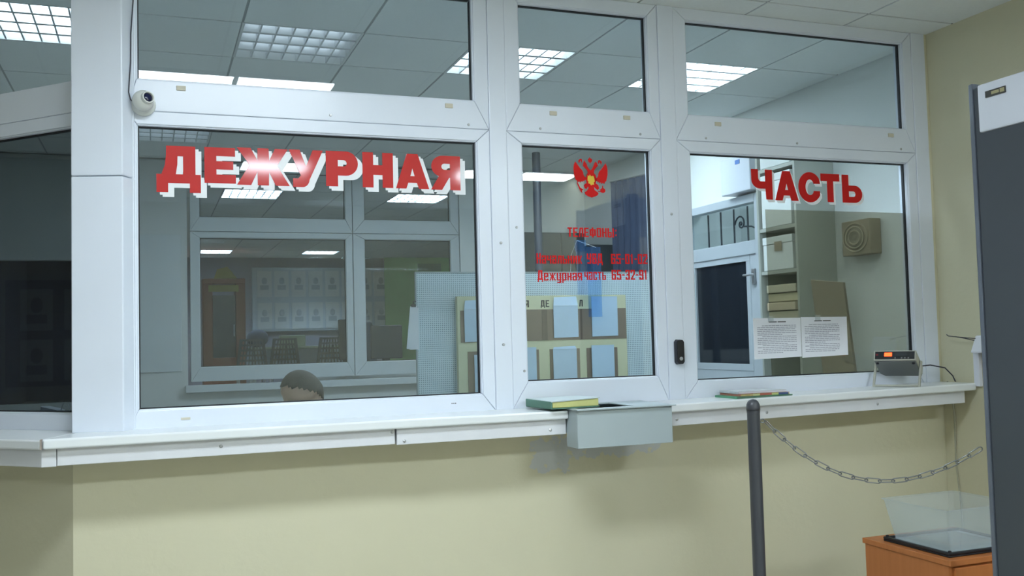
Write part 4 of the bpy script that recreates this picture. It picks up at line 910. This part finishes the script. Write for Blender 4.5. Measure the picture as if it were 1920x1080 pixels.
for s_ in (-1, 1):
    sh, el, wr = (.75, .80+.185*s_, 1.02), (.62, .80+.23*s_, .93), (.40, .80+.12*s_, .925)
    body.append([(chs, .105), (sh, .060), (el, .044), (wr, .030)])
    pa = (.345, .80+.10*s_, .918); hands.append((wr, pa, s_))
    hip, kn, an, toe = (.80, .80+.10*s_, .69), (.40, .80+.12*s_, .70), (.42, .80+.13*s_, .23), (.30, .80+.14*s_, .185)
    body.append([(pel, .125), (hip, .090), (kn, .062), (an, .042), (toe, .036)])
bo = skin_mesh(body, 'uniform', CLOTH, pe)
hc = []
for wr, pa, s_ in hands:
    ch_ = [[(wr, .026), (pa, .030)]]
    for q, (dy, ln) in enumerate(((-.028, .070), (-.010, .080), (.010, .076), (.027, .060))):
        k1 = (pa[0]-.030, pa[1]+dy*.9, pa[2]+.006); k2 = (pa[0]-.030-ln*.45, pa[1]+dy, pa[2]+.006); k3 = (pa[0]-.030-ln*.85, pa[1]+dy, pa[2]-.014)
        ch_.append([(pa, .030), (k1, .0095), (k2, .0085), (k3, .007)])
    th_ = (pa[0]+.005, pa[1]-.036*s_, pa[2]); th2 = (pa[0]-.03, pa[1]-.055*s_, pa[2]-.004)
    ch_.append([(pa, .030), (th_, .011), (th2, .009)])
    skin_mesh(ch_, 'hand', SKIN, pe, 1)
# head: one surface, bowed towards the desk on the left
HM = Matrix.Translation((.650, .80, 1.255)) @ Matrix.Rotation(R(-24), 4, 'Y') @ Matrix.Rotation(R(18), 4, 'Z')
def head_surface(scale, cut=None, grow=0.):
    mb = MB(); nu, nv = 36, 26; o = 0
    for j in range(nv+1):
        t_ = math.pi*(j+.001)/(nv+.002)
        for k in range(nu):
            a = 2*math.pi*k/nu; x, y, z = math.sin(t_)*math.cos(a), math.sin(t_)*math.sin(a), -math.cos(t_)
            X, Y, Z = x*.098, y*.077, z*.118
            if z < 0: X *= 1-.12*z*z if x < 0 else 1-.30*(-z); Y *= 1-.28*(-z)**1.5
            if x < -.3 and z < .4: X += .012*(x+.3)*(-1)*(1 if z > -.7 else .5)
            if x < -.8:
                X -= .024*math.exp(-((y/.16)**2+((z+.22)/.20)**2)) + .006*math.exp(-((y/.3)**2+((z+.55)/.10)**2)) - .010*math.exp(-(((abs(y)-.38)/.15)**2+((z-.02)/.13)**2))
            if abs(y) > .93 and -.35 < z < .15 and -.1 < x < .35: Y += math.copysign(.012, y)
            v = Vector((X, Y, Z)); v += v.normalized()*grow; mb.v.append(HM @ v)
    for j in range(nv):
        for k in range(nu):
            f = [j*nu+k, j*nu+(k+1) % nu, (j+1)*nu+(k+1) % nu, (j+1)*nu+k]
            c = HM.inverted() @ ((mb.v[f[0]]+mb.v[f[2]])/2)
            if cut is None or cut(c): mb.f.append(f)
    return mb
hd_ = head_surface(1); hd_.tube([(.700, .80, 1.12), (.688, .80, 1.17), (.675, .80, 1.22)], [.052, .05, .045], 16)
hd_.build('head', SKIN, pe, smooth=True)
hr = head_surface(1, lambda c: c.z > .045-.9*(c.x+.03) and c.z > -.055, .006).build('hair', HAIRM, pe, smooth=True)
sl = hr.modifiers.new('thick', 'SOLIDIFY'); sl.thickness = .007; sl.offset = -1
for s_ in (-1, 1):
    MB().ball(HM @ Vector((-.086, .032*s_, .004)), .011, 12, 8).build('eye', mat('dark eye', (.04, .03, .03), .1), pe, smooth=True)
MB().hexa(*[[HM @ Vector(p) for p in q] for q in ([(-.100, -.022, -.064), (-.088, -.022, -.064), (-.088, .022, -.064), (-.100, .022, -.064)], [(-.101, -.02, -.056), (-.088, -.02, -.056), (-.088, .02, -.056), (-.101, .02, -.056)])]).build('mouth', mat('lip', (.40, .16, .13), .5), pe)

# ------------------------------------------------------------------ the hall beyond the inner window
def lattice_chair(name, label, x, y, rz):
    t = thing(name, label, 'chair', (x, y, .70), rz, 'lattice-backed chairs in the hall')
    MB().box(-.21, .21, -.20, .20, .42, .45).build('seat', CHAIRM, t, bevel=.012, local=True)
    mb = MB(); W0, W1, H0, H1, Y = .20, .15, .47, .87, -.21
    def wd(z): return W0+(W1-W0)*(z-H0)/(H1-H0)
    for sx in (-1, 1): mb.hexa([(sx*wd(H0)-.022, Y, H0), (sx*wd(H0)+.022, Y, H0), (sx*wd(H0)+.022, Y+.02, H0), (sx*wd(H0)-.022, Y+.02, H0)], [(sx*wd(H1)-.022, Y-.04, H1), (sx*wd(H1)+.022, Y-.04, H1), (sx*wd(H1)+.022, Y-.02, H1), (sx*wd(H1)-.022, Y-.02, H1)])
    for k in range(6):
        z = H0+.008+(H1-H0-.03)*k/5; w_ = wd(z); mb.box(-w_, w_, Y-.04*(z-H0)/(H1-H0), Y+.018-.04*(z-H0)/(H1-H0), z-.010, z+.018)
    for k in range(1, 8):
        u = -1+2*k/8; mb.hexa([(u*W0-.009, Y, H0), (u*W0+.009, Y, H0), (u*W0+.009, Y+.015, H0), (u*W0-.009, Y+.015, H0)], [(u*W1-.009+.02*(-1 if u > 0 else 1), Y-.04, H1), (u*W1+.009+.02*(-1 if u > 0 else 1), Y-.04, H1), (u*W1+.009+.02*(-1 if u > 0 else 1), Y-.025, H1), (u*W1-.009+.02*(-1 if u > 0 else 1), Y-.025, H1)])
    mb.build('backrest', CHAIRM, t, local=True)
    for sx in (-1, 1):
        MB().tube([(sx*.18, .17, 0), (sx*.18, .15, .42)], .012, 8).build('leg', SCREW, t, local=True)
        MB().tube([(sx*.18, -.20, 0), (sx*.18, -.17, .42), (sx*.19, -.20, .50)], .012, 8).build('leg', SCREW, t, local=True)
    return t
lc = lattice_chair('lattice_chair', 'leftmost of the three lattice-backed chairs in the hall', 1.38, 11.0, 0)
for x, y, lab in ((1.86, 11.1, 'middle of the three lattice-backed chairs in the hall'), (2.53, 11.0, 'rightmost lattice-backed chair in the hall, nearest the window frame')):
    o = copy_tree(lc); o.location = (x, y, .74 if x < 2 else .76); o['label'] = lab; o.location.z = .70
t = thing('photo_board', 'pale board of framed photo sheets on the far hall wall', 'notice board', (2.7, 12.95, 2.2))
PB = mat('pale blue board', (.50, .57, .66), .4)
MB().box(1.60, 3.95, 12.94, 12.998, 1.70, 2.78).build('panel', PB, t, bevel=.004)
for r_ in range(2):
    for k in range(8):
        x = 1.68+.285*k; z = 2.28-.54*r_
        f = MB().box(x, x+.24, 12.925, 12.939, z, z+.44).build('photo_sheet', mat('photo sheet', (.62, .66, .70), .5), t)
        MB().ball((x+.12, 12.922, z+.27), (.045, .004, .06), 10, 6).box(x+.05, x+.19, 12.920, 12.924, z+.12, z+.20).build('dark_portrait', mat('grey portrait', (.38, .42, .48), .6), f)
t = thing('kiosk', 'red brown cabinet with yellow top panel at the left of the hall', 'cabinet', (1.05, 11.6, .70))
MB().box(.74, .88, 11.5, 11.9, .7, 2.42).box(1.22, 1.36, 11.5, 11.9, .7, 2.42).box(.88, 1.22, 11.52, 11.9, .7, 1.3).box(.74, 1.36, 11.5, 11.9, 2.421, 2.5).build('frame', KIOSK, t, bevel=.006)
MB().box(.885, 1.215, 11.56, 11.9, 1.301, 2.25).build('glass_front', mat('dark grey glazing', (.05, .06, .075), .15), t)
MB().box(.82, 1.26, 11.485, 11.499, 2.30, 2.40).build('yellow_strip', mat('dull yellow panel', (.34, .28, .06), .6), t)
MB().hexa([(.90, 11.49, 2.501), (1.24, 11.49, 2.501), (1.24, 11.52, 2.501), (.90, 11.52, 2.501)], [(.95, 11.49, 2.64), (1.10, 11.49, 2.68), (1.10, 11.52, 2.68), (.95, 11.52, 2.64)]).build('crest_panel', mat('dull yellow panel', (.34, .28, .06), .6), t)
MB().box(1.185, 1.20, 11.54, 11.558, 1.62, 1.80).build('handle', PAPER, t)
t = thing('hall_table', 'long pale green table below the photo board in the hall', 'table', (2.2, 12.2, .7))
MB().box(1.45, 3.3, 11.9, 12.5, 1.40, 1.44).build('table_top', mat('pale green laminate', (.38, .42, .32), .5), t, bevel=.004)
MB().box(1.47, 3.28, 12.46, 12.48, .95, 1.3995).build('modesty_panel', PB, t)
for x in (1.5, 3.21):
    for y in (11.93, 12.42): MB().box(x, x+.05, y, y+.035, .70, 1.3995).build('leg', STEELGREY, t)
tag(MB().ball((1.60, 12.15, 1.585), (.17, .12, .143), 18, 12).build('bag', DNAVY, smooth=True), 'dark rounded bag on the hall table beside the red brown cabinet', 'bag')
tag(box(1.95, 2.35, 12.1, 12.3, 1.4405, 1.62).build('storage_box', mat('drab green box', (.26, .29, .20), .7), bevel=.01), 'low drab green box standing on the hall table', 'box')
t = thing('green_board', 'large green painted board standing in the hall', 'board', (3.1, 8.6, .7))
MB().box(2.86, 3.75, 8.6, 8.63, 1.0, 2.58).build('panel', MURAL, t)
MB().box(3.30, 3.62, 8.585, 8.5995, 2.40, 2.50).build('dark_patch', mat('dark green patch', (.06, .17, .10), .6), t)
for x in (2.9, 3.65): MB().box(x, x+.05, 8.631, 8.68, .7, 2.5).box(x, x+.05, 8.4, 8.9, .70, .74).build('stand', SCREW, t)
t = thing('low_cupboard', 'low grey cupboard on the hall side of the inner window', 'cupboard', (1.9, 4.7, .7))
MB().box(1.30, 2.45, 4.46, 4.95, .70, 1.262).build('carcass', GREYW, t, bevel=.003)
for x in (1.305, 1.88): MB().box(x, x+.565, 4.9505, 4.968, .75, 1.25).build('door', GREYW, t)
def monitor(label, x0, x1, z1):
    t = thing('monitor', label, 'monitor', ((x0+x1)/2, 4.65, 1.262), group='dark monitors behind the inner window')
    MB().box(x0, x1, 4.62, 4.66, 1.34, z1).build('screen_housing', CHAIRM, t, bevel=.008)
    MB().box(x0+.03, x1-.03, 4.6605, 4.69, 1.38, z1-.05).build('rear_cover', CHAIRM, t, bevel=.008)
    xm = (x0+x1)/2; MB().box(xm-.03, xm+.03, 4.64, 4.68, 1.272, 1.3395).build('neck', CHAIRM, t); MB().box(xm-.09, xm+.09, 4.56, 4.76, 1.2625, 1.2718).build('foot', CHAIRM, t)
monitor('dark monitor in the inner window pane with the green board', 1.80, 2.08, 1.632)
monitor('dark monitor at the right edge of the inner window pane with the chairs', 1.52, 1.70, 1.69)
t = thing('swivel_chair', 'dark rounded chair back behind the monitor by the green board', 'chair', (1.86, 5.5, .70))
MB().hexa([(1.70, 5.30, 1.22), (2.02, 5.30, 1.22), (2.02, 5.36, 1.22), (1.70, 5.36, 1.22)], [(1.76, 5.27, 1.68), (1.96, 5.27, 1.68), (1.96, 5.31, 1.68), (1.76, 5.31, 1.68)]).build('backrest', DNAVY, t, bevel=.02)
MB().box(1.66, 2.06, 5.38, 5.8, 1.10, 1.17).build('seat', DNAVY, t, bevel=.02)
MB().tube([(1.86, 5.55, .72), (1.86, 5.55, 1.10)], .025, 10).tube([(1.86, 5.5, 1.09), (1.86, 5.36, 1.12), (1.86, 5.345, 1.3)], .015, 8).build('column', SCREW, t)
MB().lathe([(.24, .0), (.24, .015), (.03, .05)], (1.86, 5.55, .70), 24).build('base', CHAIRM, t)

# portrait board on the lobby wall, mirrored in the dark angled window
t = thing('photo_board', 'dark framed board of portraits on the left lobby wall', 'notice board', (-4.49, -.2, 1.6))
MB().box(-4.499, -4.47, -1.0, .88, 1.22, 2.02).build('panel', mat('dark board', (.05, .05, .055), .5), t)
for r_ in range(2):
    for k in range(6):
        y = -.94+.30*k; z = 1.64-.38*r_
        f = MB().box(-4.4695, -4.465, y, y+.22, z, z+.31).build('photo_sheet', mat('grey photo', (.30, .31, .32), .6), t)
        MB().ball((-4.462, y+.11, z+.19), (.003, .045, .06), 10, 6).box(-4.4645, -4.461, y+.04, y+.18, z+.05, z+.12).build('dark_portrait', mat('dark portrait', (.06, .06, .07), .6), f)
